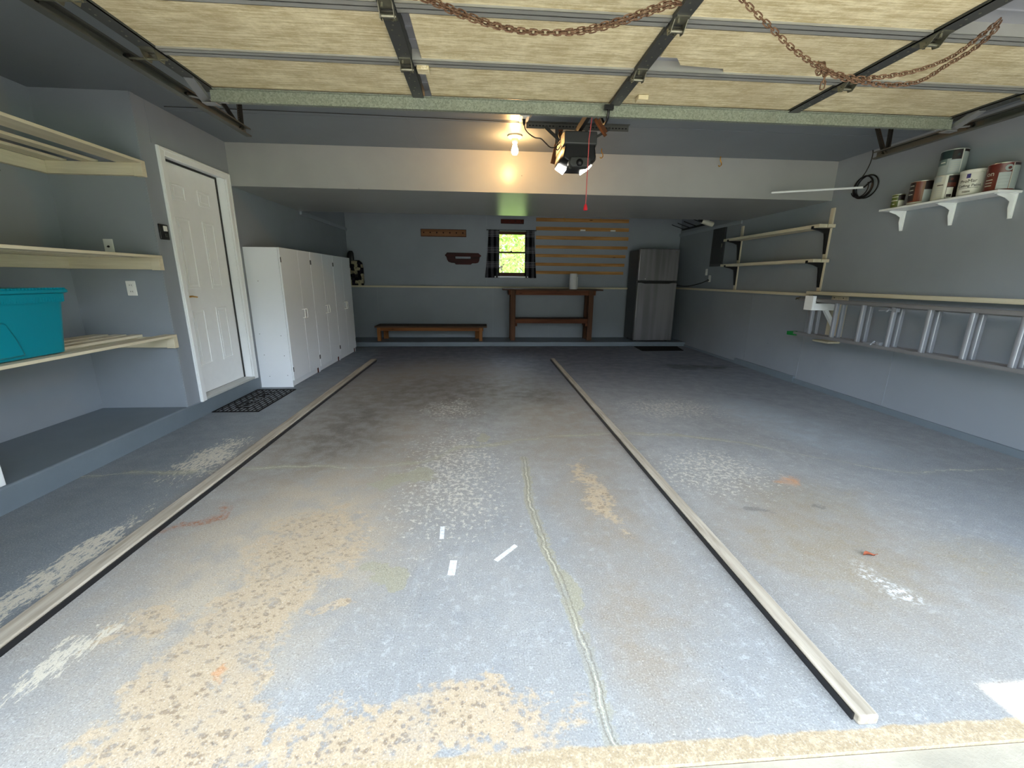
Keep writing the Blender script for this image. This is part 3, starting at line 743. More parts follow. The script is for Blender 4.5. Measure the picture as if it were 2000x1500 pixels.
# ------------------------------------------------------------------ opener
op = thing('garage_door_opener', 'black garage door opener hanging from the ceiling with lit white lenses', 'opener', (.79, 3.75, 2.25))
cx = .785
def ring_prism(secs, mat, name):
    m = MB(); n = len(secs[0]); vs = [v for s in secs for v in s]; fs = [tuple(range(n))[::-1], tuple(range((len(secs)-1)*n, len(secs)*n))]
    for i in range(len(secs)-1):
        for k in range(n): fs.append((i*n+k, i*n+(k+1) % n, (i+1)*n+(k+1) % n, (i+1)*n+k))
    m.add(vs, fs); return m.build(name, mat, op, op, bevel=.008)
def rect(w, z0, z1, y): return [(cx-w, y, z0), (cx+w, y, z0), (cx+w, y, z1), (cx-w, y, z1)]
ring_prism([rect(.128, 2.285, 2.375, 3.60), rect(.135, 2.275, 2.385, 3.66), rect(.135, 2.275, 2.385, 3.98)], 'opener', 'motor_housing')
# faceted lower cover tapering to the chin
def hexs(y, k, zt): return [(cx-.132*k, y, zt), (cx-.150*k, y, 2.20), (cx-.142*k, y, 2.186), (cx-.072*k, y, 2.146), (cx+.072*k, y, 2.146), (cx+.142*k, y, 2.186), (cx+.150*k, y, 2.20), (cx+.132*k, y, zt)]
ring_prism([hexs(3.615, .86, 2.29), hexs(3.69, 1, 2.29), hexs(3.95, 1, 2.29)], 'black', 'lower_cover')
MB().prism([(cx-.068, 2.118), (cx+.068, 2.118), (cx+.092, 2.150), (cx+.080, 2.196), (cx-.080, 2.196), (cx-.092, 2.150)], 'xz', 3.595, 3.68).build('chin_cover', 'opener', op, op, bevel=.012)
m = MB().lathe([(.0, -.022), (.014, -.020), (.026, -.008), (.028, .0)], (cx-.004, 3.596, 2.150), 18, 'y'); m.build('sensor_knob', 'blackm', op, op)
for s in (-1, 1):
    m = MB(); n = 4; vs = []
    for (y, k) in ((3.79, 1), (3.80, 1), (3.945, 1)):
        vs += [(cx+s*.141*k, y, 2.188), (cx+s*.144*k, y, 2.176), (cx+s*.077*k, y, 2.134), (cx+s*.072*k, y, 2.148)]
    fs = [(0, 1, 2, 3), (8, 9, 10, 11)]
    for i in range(2):
        for k in range(n): fs.append((i*n+k, i*n+(k+1) % n, (i+1)*n+(k+1) % n, (i+1)*n+k))
    m.add(vs, fs); m.build('light_lens', 'lens', op, op, bevel=.004)
# rail, trolley, arm
MB().beam((cx, 3.95, 2.415), (cx, .95, 2.415), .03, .05).build('drive_rail', 'blackm', op, op)
MB().box(cx-.03, cx+.03, 3.12, 3.26, 2.385, 2.445).build('trolley', 'black', op, op, bevel=.004)
m = MB().tube(smooth_pts([(cx+.02, 3.20, 2.395), (.80, 3.10, 2.315), (.803, 3.01, 2.238), (.803, 2.95, 2.236), (.803, 2.922, 2.262), (.803, 2.918, 2.30)]), .009, 8)
m.box(.775, .832, 2.905, 2.928, 2.285, 2.312)
m.build('door_arm', 'black', op, op)
m = MB().tube([(cx-.015, 3.19, 2.39), (.752, 3.19, 2.2), (.75, 3.19, 1.76)], .0032, 6)
rc = m.build('release_cord', 'redcord', op, op)
m = MB().lathe([(.0, .045), (.008, .04), (.014, .02), (.016, .004), (.012, 0), (.0, 0)], (.75, 3.19, 1.735), 14)
m.build('pull_knob', 'red', rc, op)
m = MB().box(.39, 1.285, 3.995, 3.999, 2.505, 2.549).box(.39, 1.285, 3.955, 3.999, 2.546, 2.550)
for x, zz in ((cx-.13, 2.38), (cx+.13, 2.38)): m.beam((x, 3.99, 2.53), (x, 3.97, zz), .03, .003, (0, 1, 0))
m.beam((.55, 3.99, 2.52), (cx-.11, 3.90, 2.385), .028, .003, (0, 1, 0)).beam((1.12, 3.99, 2.52), (cx+.12, 3.90, 2.385), .02, .003, (0, 1, 0))
mt = m.build('mounting_angle', 'track', op, op)
h = MB()
for k in range(30): h.obb((.42+k*.029, 3.994, 2.527), (.008, 0, 0), (0, .001, 0), (0, 0, .005))
h.build('slot_hole', 'blackm', mt, op)
pc = [(.362, 3.90, 2.52), (.372, 3.90, 2.47), (.40, 3.88, 2.43), (.45, 3.86, 2.395), (.50, 3.85, 2.385), (.54, 3.84, 2.35), (.575, 3.82, 2.315), (.61, 3.80, 2.31), (.64, 3.78, 2.33)]
def smooth(pts, k=8):
    return smooth_pts(pts, k)
loop = [(.64, 3.78, 2.33), (.665, 3.77, 2.38), (.655, 3.77, 2.42), (.635, 3.77, 2.40), (.648, 3.77, 2.36), (.66, 3.77, 2.33), (.635, 3.765, 2.285), (.618, 3.765, 2.29), (.628, 3.765, 2.33), (.65, 3.77, 2.37), (.665, 3.77, 2.405), (.68, 3.77, 2.40), (.675, 3.79, 2.36), (.66, 3.82, 2.34)]
MB().tube(smooth(pc), .0045, 6).tube(smooth(loop), .0045, 6).build('power_cord', 'black', op, op)
MB().lathe([(.008, 0), (.012, .02), (.014, .05), (.0, .052)], (.362, 3.90, 2.495), 12).build('plug', 'black', op, op)
m = MB().box(.325, .40, 3.84, 3.96, 2.543, 2.551).lathe([(.017, -.004), (.017, 0)], (.362, 3.87, 2.543), 14).lathe([(.017, -.004), (.017, 0)], (.362, 3.925, 2.543), 14)
tag(m.build('ceiling_outlet', 'plate'), 'white outlet on the ceiling feeding the opener cord', 'outlet')
m = MB().beam((.95, 3.86, 2.55), (1.055, 3.88, 2.43), .012, .045, (0, 1, 0)).beam((.975, 3.84, 2.54), (1.05, 3.86, 2.45), .03, .012, (0, 1, 0))
tag(m.build('wood_brace', 'brace'), 'small brown wooden brace hanging from the ceiling right of the opener', 'brace')
m = MB().beam((.70, 4.02, 2.55), (.635, 4.02, 2.24), .045, .02, (0, 1, 0))
tag(m.build('wood_brace', 'brace'), 'tan wooden board hanging from the ceiling left of the opener', 'brace')
w_ = smooth([(-2.5, 3.93, 2.546), (-1.8, 3.93, 2.545), (-1.2, 3.945, 2.547), (-.4, 3.965, 2.546), (.33, 3.99, 2.547)], 4)
tag(MB().tube(w_, .003, 5).build('bell_wire', 'wirewood'), 'thin dark wire stapled along the ceiling left of the bulb', 'wire')

# bulb
lb = thing('ceiling_light', 'bare glowing bulb in a white porcelain holder on the ceiling', 'light', (.32, 4.35, ZC))
MB().lathe([(.065, 0), (.068, -.012), (.055, -.022), (.03, -.03), (.026, -.06), (.021, -.065)], (.32, 4.35, ZC), 24).build('lampholder', 'porcelain', lb, lb)
MB().lathe([(.014, -.055), (.016, -.075), (.024, -.10), (.031, -.125), (.030, -.145), (.02, -.162), (.0, -.168)], (.32, 4.35, ZC), 20).build('bulb', 'bulb', lb, lb)

def hook(x, y, z, label, mat='brass', k=1.0, group=None):
    pts = [(x, y, z), (x, y, z-.03*k), (x+.012*k, y, z-.05*k), (x+.014*k, y-.005, z-.075*k), (x-.004*k, y-.01, z-.09*k), (x-.018*k, y-.01, z-.08*k)]
    o = MB().tube(smooth(pts, 5), .0045*k, 6).build('cup_hook', mat); tag(o, label, 'hook', group)
hook(1.235, 4.66, ZC, 'yellow screw hook in the ceiling just right of the opener', k=1.0)
hook(2.58, 4.80, ZC, 'yellow screw hook in the ceiling at the right above the soffit edge', k=1.1)

# ------------------------------------------------------------------ alcove shelves
def shelf(zc0, zc1, slats, label, y0=.95):
    o = thing('slatted_shelf', label, 'shelf', (-2.9, 2.3, zc0), 'alcove shelves')
    MB().box(XA, -2.60, YA-.042, YA, zc0, zc1).build('side_cleat', 'creamx', o, o, bevel=.002)
    MB().box(XA, XA+.04, y0, YA-.042, zc0, zc1).build('back_cleat', 'cream', o, o, bevel=.002)
    MB().box(-2.60, -2.535, YA-.045, YA, zc0-.005, zc1).build('end_block', 'creamx', o, o, bevel=.002)
    MB().box(XA, -2.56, y0, y0+.04, zc0, zc1).build('side_cleat', 'creamx', o, o, bevel=.002)
    for a, b in slats: MB().box(a, b, y0, YA, zc1, zc1+.02).build('slat', 'cream', o, o, bevel=.002)
shelf(1.977, 2.064, [(-3.20, -3.085), (-2.955, -2.865), (-2.71, -2.535)], 'highest of the three cream slatted shelves in the left alcove')
shelf(1.294, 1.382, [(-3.20, -3.085), (-3.02, -2.93), (-2.86, -2.77), (-2.71, -2.535)], 'middle cream slatted shelf in the left alcove, above the teal tote')
shelf(.670, .755, [(-3.19, -3.07), (-3.02, -2.93), (-2.88, -2.805), (-2.63, -2.535)], 'lowest cream slatted shelf in the left alcove, carrying the teal tote')
tag(MB().box(-2.66, -2.572, 2.215, 2.245, ZK, .46).build('shelf_upright', 'white', bevel=.003), 'white upright board at the alcove kerb near the left edge', 'board')

# teal tote
tt = thing('storage_tote', 'large teal plastic storage tote on the lowest alcove shelf', 'tote', (-2.78, 2.52, .775))
def rrect(cx, cy, hx, hy, r, z, n=5):
    out = []
    for qx, qy, a0 in ((1, 1, 0), (-1, 1, 90), (-1, -1, 180), (1, -1, 270)):
        for k in range(n+1):
            a = math.radians(a0+90*k/n); out.append((cx+qx*(hx-r)+r*math.cos(a), cy+qy*(hy-r)+r*math.sin(a), z))
    return out
def loft(secs):
    m = MB(); n = len(secs[0]); fs = [tuple(range(n))[::-1], tuple(range((len(secs)-1)*n, len(secs)*n))]
    for i in range(len(secs)-1):
        for k in range(n): fs.append((i*n+k, i*n+(k+1) % n, (i+1)*n+(k+1) % n, (i+1)*n+k))
    m.add([v for s in secs for v in s], fs, True); return m
bx, by = -2.79, 2.50
b = loft([rrect(bx, by, .185, .275, .05, .777), rrect(bx, by, .20, .29, .05, .785), rrect(bx, by, .218, .325, .05, 1.085), rrect(bx, by, .219, .327, .05, 1.088)])
for k in range(26):
    yy = by-.10+k*.0165
    if yy < by+.31: b.box(bx+.219, bx+.230, yy, yy+.007, 1.092, 1.135)
bo = b.build('tote_body', 'teal', tt, tt)
loft([rrect(bx, by, .226, .334, .05, 1.086), rrect(bx, by, .228, .336, .05, 1.10), rrect(bx, by, .232, .340, .05, 1.138)]).build('tote_rim', 'teal', tt, tt)
l = loft([rrect(bx, by, .236, .346, .05, 1.139), rrect(bx, by, .244, .356, .05, 1.145), rrect(bx, by, .244, .356, .05, 1.160), rrect(bx, by, .232, .344, .05, 1.170), rrect(bx, by, .20, .31, .05, 1.166)])
for k in range(22): l.box(bx+.20, bx+.2475, by-.09+k*.0185, by-.083+k*.0185, 1.1625, 1.1715)
l.build('tote_lid', 'teal', tt, tt)
# raised grip panel on the long side
MB().prism([(by-.16, .80), (by+.02, .80), (by-.005, .90), (by-.04, .99), (by-.16, 1.02)], 'yz', bx+.185, bx+.222).build('grip_panel', 'teal', tt, tt, bevel=.012)

# wall plates
def duplex(y, x0, z0, label):
    o = thing('wall_outlet', label, 'outlet', (x0, y, z0))
    MB().box(x0-.037, x0+.037, y-.006, y, z0-.058, z0+.058).build('cover_plate', 'plate', o, o, bevel=.003)
    for dz in (-.025, .025):
        s = MB().lathe([(.017, -.003), (.017, 0)], (x0, y-.006, z0+dz), 16, 'y').build('socket', 'plate', o, o)
        q = MB()
        for dx in (-.007, .007): q.box(x0+dx-.0015, x0+dx+.0015, y-.0098, y-.0088, z0+dz-.005, z0+dz+.005)
        q.build('slot', 'black', s, o)
duplex(YA, -2.813, 1.146, 'white duplex outlet on the alcove wall between the middle and lowest shelf')
o = thing('wall_plate', 'white wall plate with a jack just above the middle alcove shelf', 'wall plate', (-2.915, YA, 1.47))
MB().box(-2.952, -2.880, YA-.006, YA, 1.415, 1.522).build('cover_plate', 'plate', o, o, bevel=.003)
MB().lathe([(.008, -.004), (.008, 0)], (-2.916, YA-.006, 1.465), 12, 'y').tube([(-2.916, YA-.008, 1.466), (-2.916, YA-.02, 1.462)], .004, 8).build('jack', 'blackm', o, o)
o = thing('door_control', 'black wall control with a white button beside the white door', 'switch', (XL, 3.755, 1.59))
MB().box(XL, XL+.012, 3.707, 3.805, 1.530, 1.648).build('cover_plate', 'black', o, o, bevel=.004)
MB().box(XL+.012, XL+.018, 3.745, 3.785, 1.595, 1.635).build('button', 'plate', o, o, bevel=.002)
MB().box(XL+.012, XL+.018, 3.75, 3.772, 1.552, 1.575).build('lock_slider', 'opener', o, o, bevel=.002)

# ------------------------------------------------------------------ tall cabinets
XF = -2.18
labels = ['nearest white tall cabinet with two doors, beside the entry door', 'middle white tall cabinet with two doors', 'farthest white tall cabinet with two doors, near the back wall']
for k, (y0, y1) in enumerate(((4.888, 5.712), (5.716, 6.540), (6.544, 7.368))):
    o = thing('tall_cabinet', labels[k], 'cabinet', (-2.37, (y0+y1)/2, 0), 'white tall cabinets')
    xb = XL+.004; xi = XF-.02
    m = MB().box(xb, xi, y0, y0+.018, .0, 1.555).box(xb, xi, y1-.018, y1, .0, 1.555).box(xb, xi, y0+.018, y1-.018, 1.537, 1.555).box(xb, xb+.012, y0+.018, y1-.018, .07, 1.537).box(xb+.012, xi, y0+.018, y1-.018, .07, .088)
    m.build('carcass', 'cabinet', o, o)
    if k == 0:
        for (x, z) in ((-2.50, .62), (-2.27, .60), (-2.48, .38), (-2.26, .37), (-2.45, .13), (-2.25, .14), (-2.44, 1.2)): MB().lathe([(.004, -.0012), (.004, 0)], (x, y0, z), 8, 'y').build('screw_hole', 'blackm', o, o)
    MB().box(xi-.03, xi-.012, y0+.02, y1-.02, .004, .072).build('toe_board', 'cabinet', o, o)
    MB().box(xi-.035, xi-.004, y1-.05, y1-.018, 0, .07).build('foot', 'redwood', o, o)
    ym = (y0+y1)/2+(.05 if k == 0 else 0)
    for s, (a, b_) in ((1, (y0+.004, ym-.003)), (-1, (ym+.003, y1-.004))):
        dr = MB().box(XF-.018, XF, a, b_, .078, 1.556).build('door', 'cabinet', o, o, bevel=.0015)
        yh = (b_-.035) if s == 1 else (a+.035)
        MB().tube(smooth([(XF, yh, .765), (XF+.022, yh, .765), (XF+.03, yh, .775), (XF+.03, yh, .855), (XF+.022, yh, .865), (XF, yh, .865)], 4), .006, 8).build('handle', 'plate', dr, o)
        yg = a if s == 1 else b_
        for z in (1.40, .18): MB().box(XF-.001, XF+.003, yg+(0 if s == 1 else -.012), yg+(.012 if s == 1 else 0), z, z+.055).build('hinge', 'blackm', dr, o)

# ------------------------------------------------------------------ floor pieces
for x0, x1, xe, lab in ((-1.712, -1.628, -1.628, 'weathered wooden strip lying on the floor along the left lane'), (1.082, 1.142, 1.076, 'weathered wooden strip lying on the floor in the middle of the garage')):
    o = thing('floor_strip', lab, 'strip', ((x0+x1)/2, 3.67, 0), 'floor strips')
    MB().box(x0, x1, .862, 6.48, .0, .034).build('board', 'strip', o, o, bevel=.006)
    MB().box(xe, xe+.006, .88, 6.46, .0, .024).build('dark_edge', 'black', o, o)  # thin black strip along the inner side of the board
# welcome mat
wm = thing('door_mat', 'black rubber welcome mat with open bars at the white door', 'mat', (-2.35, 4.36, 0))
x0, x1, y0, y1, zt = -2.55, -2.125, 3.945, 4.78, .006
m = MB().box(x0, x1, y0, y0+.016, 0, zt).box(x0, x1, y1-.016, y1, 0, zt).box(x0, x0+.016, y0, y1, 0, zt).box(x1-.016, x1, y0, y1, 0, zt)
nrow = 11; px0, px1, py0, py1 = -2.415, -2.275, 4.09, 4.635
for i in range(1, nrow):
    x = x0+(x1-x0)*i/nrow
    if px0 < x < px1:
        m.box(x-.004, x+.004, y0, py0, 0, zt-.001).box(x-.004, x+.004, py1, y1, 0, zt-.001)
    else: m.box(x-.004, x+.004, y0, y1, 0, zt-.001)
for i in range(nrow):
    xa = x0+(x1-x0)*i/nrow; xb = x0+(x1-x0)*(i+1)/nrow; off = .5*(i % 2)
    for k in range(8):
        y = y0+.02+(k+off)*.105
        if y > y1-.02 or (px0-.01 < (xa+xb)/2 < px1+.01 and py0 < y < py1): continue
        m.box(xa, xb, y-.0035, y+.0035, 0, zt-.001)
m.box(px0, px0+.008, py0, py1, 0, zt).box(px1-.008, px1, py0, py1, 0, zt).box(px0, px1, py0, py0+.008, 0, zt).box(px0, px1, py1-.008, py1, 0, zt)
m.build('mat_lattice', 'rubber', wm, wm)
vs, fs = text_mesh('WELCOME', .125, .005)
m = MB().add([(-2.305-v.y, (py0+py1)/2+v.x*.80, .003+v.z*.5) for v in vs], fs)
m.build('mat_lettering', 'rubber', wm, wm)
# threshold mat by the fridge
fm = thing('floor_mat', 'flat black rubber mat on the floor in front of the fridge', 'mat', (3.3, 7.6, 0))
m = MB().prism([(2.90, 7.33), (3.69, 7.36), (3.79, 7.845), (2.93, 7.845)], 'xy', 0, .006); m.build('mat_base', 'rubber', fm, fm)
m = MB()
for k in range(14): m.box(2.95+k*.055, 2.985+k*.055, 7.38, 7.82, .006, .010)
m.build('mat_rib', 'rubber', fm, fm)
# dry leaf
m = MB(); lx, ly = 1.81, 1.59; vs = []; fs = []
for i in range(9):
    u = i/8; w = .014*math.sin(PI*u)**.7
    for j_, s in enumerate((-1, 0, 1)): vs.append((lx-.03+u*.06, ly+s*w, .006+.006*abs(s)+.006*math.sin(u*PI*1.5)))
for i in range(8):
    for j_ in range(2): q = i*3+j_; fs.append((q, q+3, q+4, q+1))
n = len(vs); vs += [(a, b_, c_-.0012) for a, b_, c_ in vs]; fs += [tuple(n+i for i in f[::-1]) for f in fs]
m.add(vs, fs, True).tube([(lx+.03, ly, .006), (lx+.05, ly+.006, .004)], .0015, 5)
tag(m.build('dry_leaf', 'leaf_dry'), 'small curled brown leaf lying on the right lane of the floor', 'leaf')

# ------------------------------------------------------------------ back wall things
for zt_, x1_, lab in ((2.40, 2.89, 'topmost'), (2.238, 2.90, 'second from the top'), (2.072, 2.905, 'third from the top'), (1.895, 2.90, 'fourth from the top, at the middle'), (1.732, 2.87, 'third from the bottom'), (1.566, 2.86, 'second from the bottom'), (1.41, 2.85, 'lowest')):
    hgt = .066 if zt_ > 2 else .058
    tag(MB().box(1.058, x1_, YB-.02, YB, zt_-hgt, zt_).build('wall_slat', 'pine', bevel=.002), f'pine board on the back wall right of the window, {lab} of the seven', 'board', 'pine boards on the back wall')
for x, lab in ((1.60, 'left'), (2.32, 'right')):
    pts = [(x, YB+.002, 2.437), (x, YB-.025, 2.437), (x, YB-.036, 2.428), (x, YB-.036, 2.372), (x+.006, YB-.046, 2.356), (x+.01, YB-.062, 2.362), (x+.01, YB-.066, 2.378)]
    tag(MB().tube(smooth(pts, 5), .0045, 6).build('cup_hook', 'brass'), f'small yellow hook at the {lab} of the topmost pine board', 'hook')
for x, lab in ((1.98, 'left'), (2.58, 'right')):
    m = MB().box(x-.05, x+.05, YB-.026, YB-.02, 2.172, 2.198).tube([(x-.03, YB-.026, 2.185), (x-.03, YB-.05, 2.18)], .004, 6).tube([(x+.03, YB-.026, 2.185), (x+.03, YB-.05, 2.18)], .004, 6)
    tag(m.build('clip_hook', 'plate', bevel=.001), f'small white clip on the second pine board from the top, the {lab} one', 'hook')
def pegrail(x0, x1, z0, z1, n, mat, label):
    o = thing('peg_rail', label, 'peg rail', ((x0+x1)/2, YB, z0))
    MB().box(x0, x1, YB-.02, YB, z0, z1).build('board', mat, o, o, bevel=.003)
    e = MB().box(x0, x1, YB-.023, YB-.02, z0, z0+.008).box(x0, x1, YB-.023, YB-.02, z1-.008, z1).box(x0, x0+.008, YB-.023, YB-.02, z0, z1).box(x1-.008, x1, YB-.023, YB-.02, z0, z1)
    e.build('edge_bead', 'plaque', o, o)
    for k in range(n):
        x = x0+(x1-x0)*(k+.5)/n; z = (z0+z1)/2
        MB().lathe([(.008, 0), (.008, -.03), (.013, -.04), (.013, -.05), (.0, -.055)], (x, YB-.02, z), 10, 'y').build('peg', 'plaque', o, o)
pegrail(-1.156, -.292, 2.022, 2.158, 7, 'pegwood', 'long brown peg rail with seven pegs left of the window')
pegrail(.373, .818, 2.28, 2.361, 4, 'redwood', 'short reddish peg rail above the window')
# carved plaque with a slot
def pq(u, v): return (-.712+(u-1100)*.001988, 1.731-(v-478)*.00193)
out = [(1100, 502), (1112, 492), (1122, 478), (1428, 480), (1440, 492), (1456, 505), (1440, 520), (1434, 555), (1424, 572), (1396, 579), (1366, 579), (1350, 591), (1205, 591), (1192, 577), (1164, 576), (1134, 566), (1122, 545), (1116, 520)]
sl = [(1202, 514), (1352, 514), (1352, 536), (1202, 536)]
bm = bmesh.new()
ov = [bm.verts.new((pq(*p)[0], YB-.045, pq(*p)[1])) for p in out]; sv = [bm.verts.new((pq(*p)[0], YB-.045, pq(*p)[1])) for p in sl]
es = [bm.edges.new((ov[i], ov[(i+1) % len(ov)])) for i in range(len(ov))]+[bm.edges.new((sv[i], sv[(i+1) % 4])) for i in range(4)]
bmesh.ops.triangle_fill(bm, use_beauty=True, edges=es)
ex = bmesh.ops.extrude_face_region(bm, geom=list(bm.faces)); bmesh.ops.translate(bm, vec=(0, .04, 0), verts=[v for v in ex['geom'] if isinstance(v, bmesh.types.BMVert)])
bmesh.ops.recalc_face_normals(bm, faces=bm.faces)
me = bpy.data.meshes.new('wall_plaque'); bm.to_mesh(me); bm.free(); me.materials.append(M['plaque'])
o = bpy.data.objects.new('wall_plaque', me); COL.objects.link(o); tag(o, 'dark red carved wooden plaque with a slot, left of the window', 'plaque')
bv = o.modifiers.new('bevel', 'BEVEL'); bv.width = .006; bv.segments = 2; bv.limit_method = 'ANGLE'

# patchwork bag on the ledge behind the cabinets
bg = thing('patchwork_bag', 'dark patchwork fabric bag on the back ledge behind the white cabinets', 'bag', (-2.40, YB-.06, 1.10))
loft([rrect(-2.395, YB-.065, .11, .05, .03, 1.101), rrect(-2.395, YB-.065, .125, .06, .04, 1.15), rrect(-2.395, YB-.065, .125, .06, .04, 1.42), rrect(-2.40, YB-.065, .115, .055, .04, 1.52), rrect(-2.42, YB-.065, .085, .04, .03, 1.565)]).build('bag_body', 'patch', bg, bg)
loft([rrect(-2.49, YB-.06, .05, .045, .03, 1.50), rrect(-2.49, YB-.06, .06, .05, .03, 1.60), rrect(-2.485, YB-.06, .055, .045, .03, 1.69), rrect(-2.48, YB-.06, .03, .03, .02, 1.735)]).build('bag_flap', 'black', bg, bg)

# bench
bn = thing('bench', 'long low wooden bench on the back step left of the table', 'bench', (-.96, 8.22, ZT))
MB().box(-2.01, .09, 8.0, 8.20, .340, .368).box(-2.01, .09, 8.206, 8.44, .340, .368).build('bench_top', 'benchtop', bn, bn, bevel=.003)
MB().box(-1.96, .02, 8.03, 8.055, .275, .340).build('apron', 'benchwood', bn, bn, bevel=.002)
MB().box(-1.90, -.05, 8.39, 8.415, .275, .340).build('apron', 'benchwood', bn, bn, bevel=.002)
for x in (-1.975, -.06):
    MB().box(x, x+.065, 8.025, 8.09, ZT, .340).build('leg', 'benchleg', bn, bn, bevel=.003)
for x in (-1.93, -.14):
    MB().box(x, x+.085, 8.35, 8.42, ZT, .340).build('leg', 'benchleg', bn, bn, bevel=.003)
# work table
tb = thing('work_table', 'tall narrow dark wooden work table with a lower shelf on the back step', 'table', (1.35, 8.29, ZT))
MB().box(.39, 2.31, 8.02, 8.28, 1.042, 1.068).box(.40, 2.30, 8.285, 8.47, 1.042, 1.068).build('table_top', 'benchtop', tb, tb, bevel=.003)
MB().box(.645, 2.06, 8.10, 8.135, .955, 1.042).build('apron', 'tablewood', tb, tb, bevel=.002)
MB().box(.645, 2.06, 8.40, 8.43, .955, 1.042).build('apron', 'tablewood', tb, tb, bevel=.002)
for x in (.545, 2.055):
    MB().box(x, x+.095, 8.085, 8.17, ZT, 1.042).build('leg', 'tableleg', tb, tb, bevel=.003)
    MB().box(x, x+.095, 8.37, 8.455, ZT, 1.042).build('leg', 'tableleg', tb, tb, bevel=.003)
    s = -1 if x < 1 else 1
    xx = x if s < 0 else x+.095
    MB().prism([(8.07, 1.042), (8.46, 1.042), (8.44, .955), (8.09, .955)], 'yz', min(xx, xx+s*.035), max(xx, xx+s*.035)).build('end_rail', 'tablewood', tb, tb, bevel=.003)
MB().box(.64, 2.055, 8.14, 8.41, .485, .508).build('lower_shelf', 'benchtop', tb, tb, bevel=.002)
MB().box(.64, 2.055, 8.10, 8.14, .418, .505).build('shelf_rail', 'tablewood', tb, tb, bevel=.002)
for x in (.64, 2.02): MB().prism([(x, .418), (x+.035, .418), (x+.035 if x < 1 else x+.035, .36), (x, .36)], 'xz', 8.11, 8.39).build('shelf_cleat', 'tablewood', tb, tb)
pr = thing('paper_towel_roll', 'white paper towel roll standing on the work table', 'paper towel', (1.745, 8.12, 1.068))
MB().lathe([(.02, .0), (.072, .0), (.076, .02), (.074, .15), (.070, .285), (.066, .29), (.022, .29)], (1.745, 8.12, 1.068), 28).build('roll', 'paper', pr, pr)
MB().box(1.81, 1.825, 8.09, 8.13, 1.075, 1.30).build('loose_sheet', 'paper', pr, pr, bevel=.003)

# fridge
fr = thing('refrigerator', 'stainless steel top freezer refrigerator in the back right corner', 'refrigerator', (3.33, 8.2, ZT))
fx0, fx1 = 2.935, 3.70
MB().box(fx0, fx1, 8.005, 8.50, ZT+.03, 1.80).build('cabinet_body', 'darkgrey', fr, fr, bevel=.008)
d1 = MB().box(fx0, fx1, 7.93, 7.998, 1.238, 1.822).build('freezer_door', 'steel', fr, fr, bevel=.012, seg=3)
d2 = MB().box(fx0, fx1, 7.93, 7.998, .105, 1.208).build('fridge_door', 'steel', fr, fr, bevel=.012, seg=3)
MB().box(fx0+.03, fx1-.02, 7.955, 7.995, 1.208, 1.238).build('handle_recess', 'black', fr, fr)
MB().prism([(fx0+.05, 1.212), (fx0+.14, 1.188), (fx1-.16, 1.188), (fx1-.07, 1.212)], 'xz', 7.924, 7.935).build('pocket_handle', 'black', d2, fr, bevel=.003)
MB().lathe([(.012, -.003), (.012, 0)], (fx1-.065, 7.93, 1.765), 14, 'y').build('badge', 'shiny', d1, fr)
MB().lathe([(.009, -.003), (.009, 0)], (fx0+.14, 7.93, 1.275), 12, 'y').build('magnet', 'plate', d1, fr)
MB().box(fx0+.01, fx1-.01, 7.985, 8.0, ZT+.012, .105).build('kick_grille', 'black', fr, fr)
for x in (fx0+.05, fx1-.09):
    for y in (8.02, 8.42): MB().box(x, x+.04, y, y+.04, ZT, ZT+.032).build('foot', 'black', fr, fr)
MB().box(fx1-.10, fx1-.02, 7.97, 8.05, 1.80, 1.815).build('hinge_cover', 'darkgrey', fr, fr, bevel=.004)
m = MB().tube(smooth([(3.72, 8.44, 1.14), (3.78, 8.35, 1.20), (3.84, 8.2, 1.16), (3.90, 7.9, 1.15), (3.94, 7.55, 1.20), (3.955, 7.33, 1.25)], 6), .007, 6)
m.lathe([(.0, -.02), (.018, -.02), (.018, .0)], (XR-.004, 7.29, 1.26), 12, 'x')
m.build('power_cord', 'black', fr, fr)
m = MB().tube(smooth([(3.70, 8.46, 1.12), (3.73, 8.42, 1.20), (3.79, 8.40, 1.18), (3.78, 8.44, 1.13), (3.72, 8.45, 1.13)], 5), .008, 6); m.build('cord_loop', 'black', fr, fr)
o = thing('wall_outlet', 'small white outlet on the right wall that the fridge is plugged into', 'outlet', (XR, 7.26, 1.285))
MB().box(XR-.006, XR, 7.225, 7.30, 1.23, 1.345).build('cover_plate', 'plate', o, o, bevel=.003)
MB().lathe([(.016, -.002), (.016, 0)], (XR-.006, 7.262, 1.312), 12, 'x').build('socket', 'plate', o, o)
o = thing('wall_switch', 'small white switch under the electrical panel on the right wall', 'switch', (XR, 7.39, 1.40))
MB().box(XR-.006, XR, 7.355, 7.425, 1.345, 1.455).build('cover_plate', 'plate', o, o, bevel=.003)
MB().box(XR-.012, XR-.006, 7.383, 7.397, 1.39, 1.41).build('toggle', 'plate', o, o)

# electrical panel
ep = thing('electrical_panel', 'dark grey electrical breaker panel on the right wall', 'panel', (XR, 7.1, 1.49))
MB().box(XR-.014, XR, 6.91, 7.305, 1.488, 2.155).build('panel_frame', 'darkgrey', ep, ep, bevel=.003)
pd = MB().box(XR-.022, XR-.014, 6.945, 7.27, 1.53, 2.115).build('panel_door', 'panel', ep, ep, bevel=.003)
MB().box(XR-.027, XR-.022, 6.96, 6.985, 1.79, 1.85).build('latch', 'shiny', pd, ep)
MB().box(XR-.0235, XR-.022, 7.0, 7.006, 1.56, 1.78).build('seam', 'opener', pd, ep)

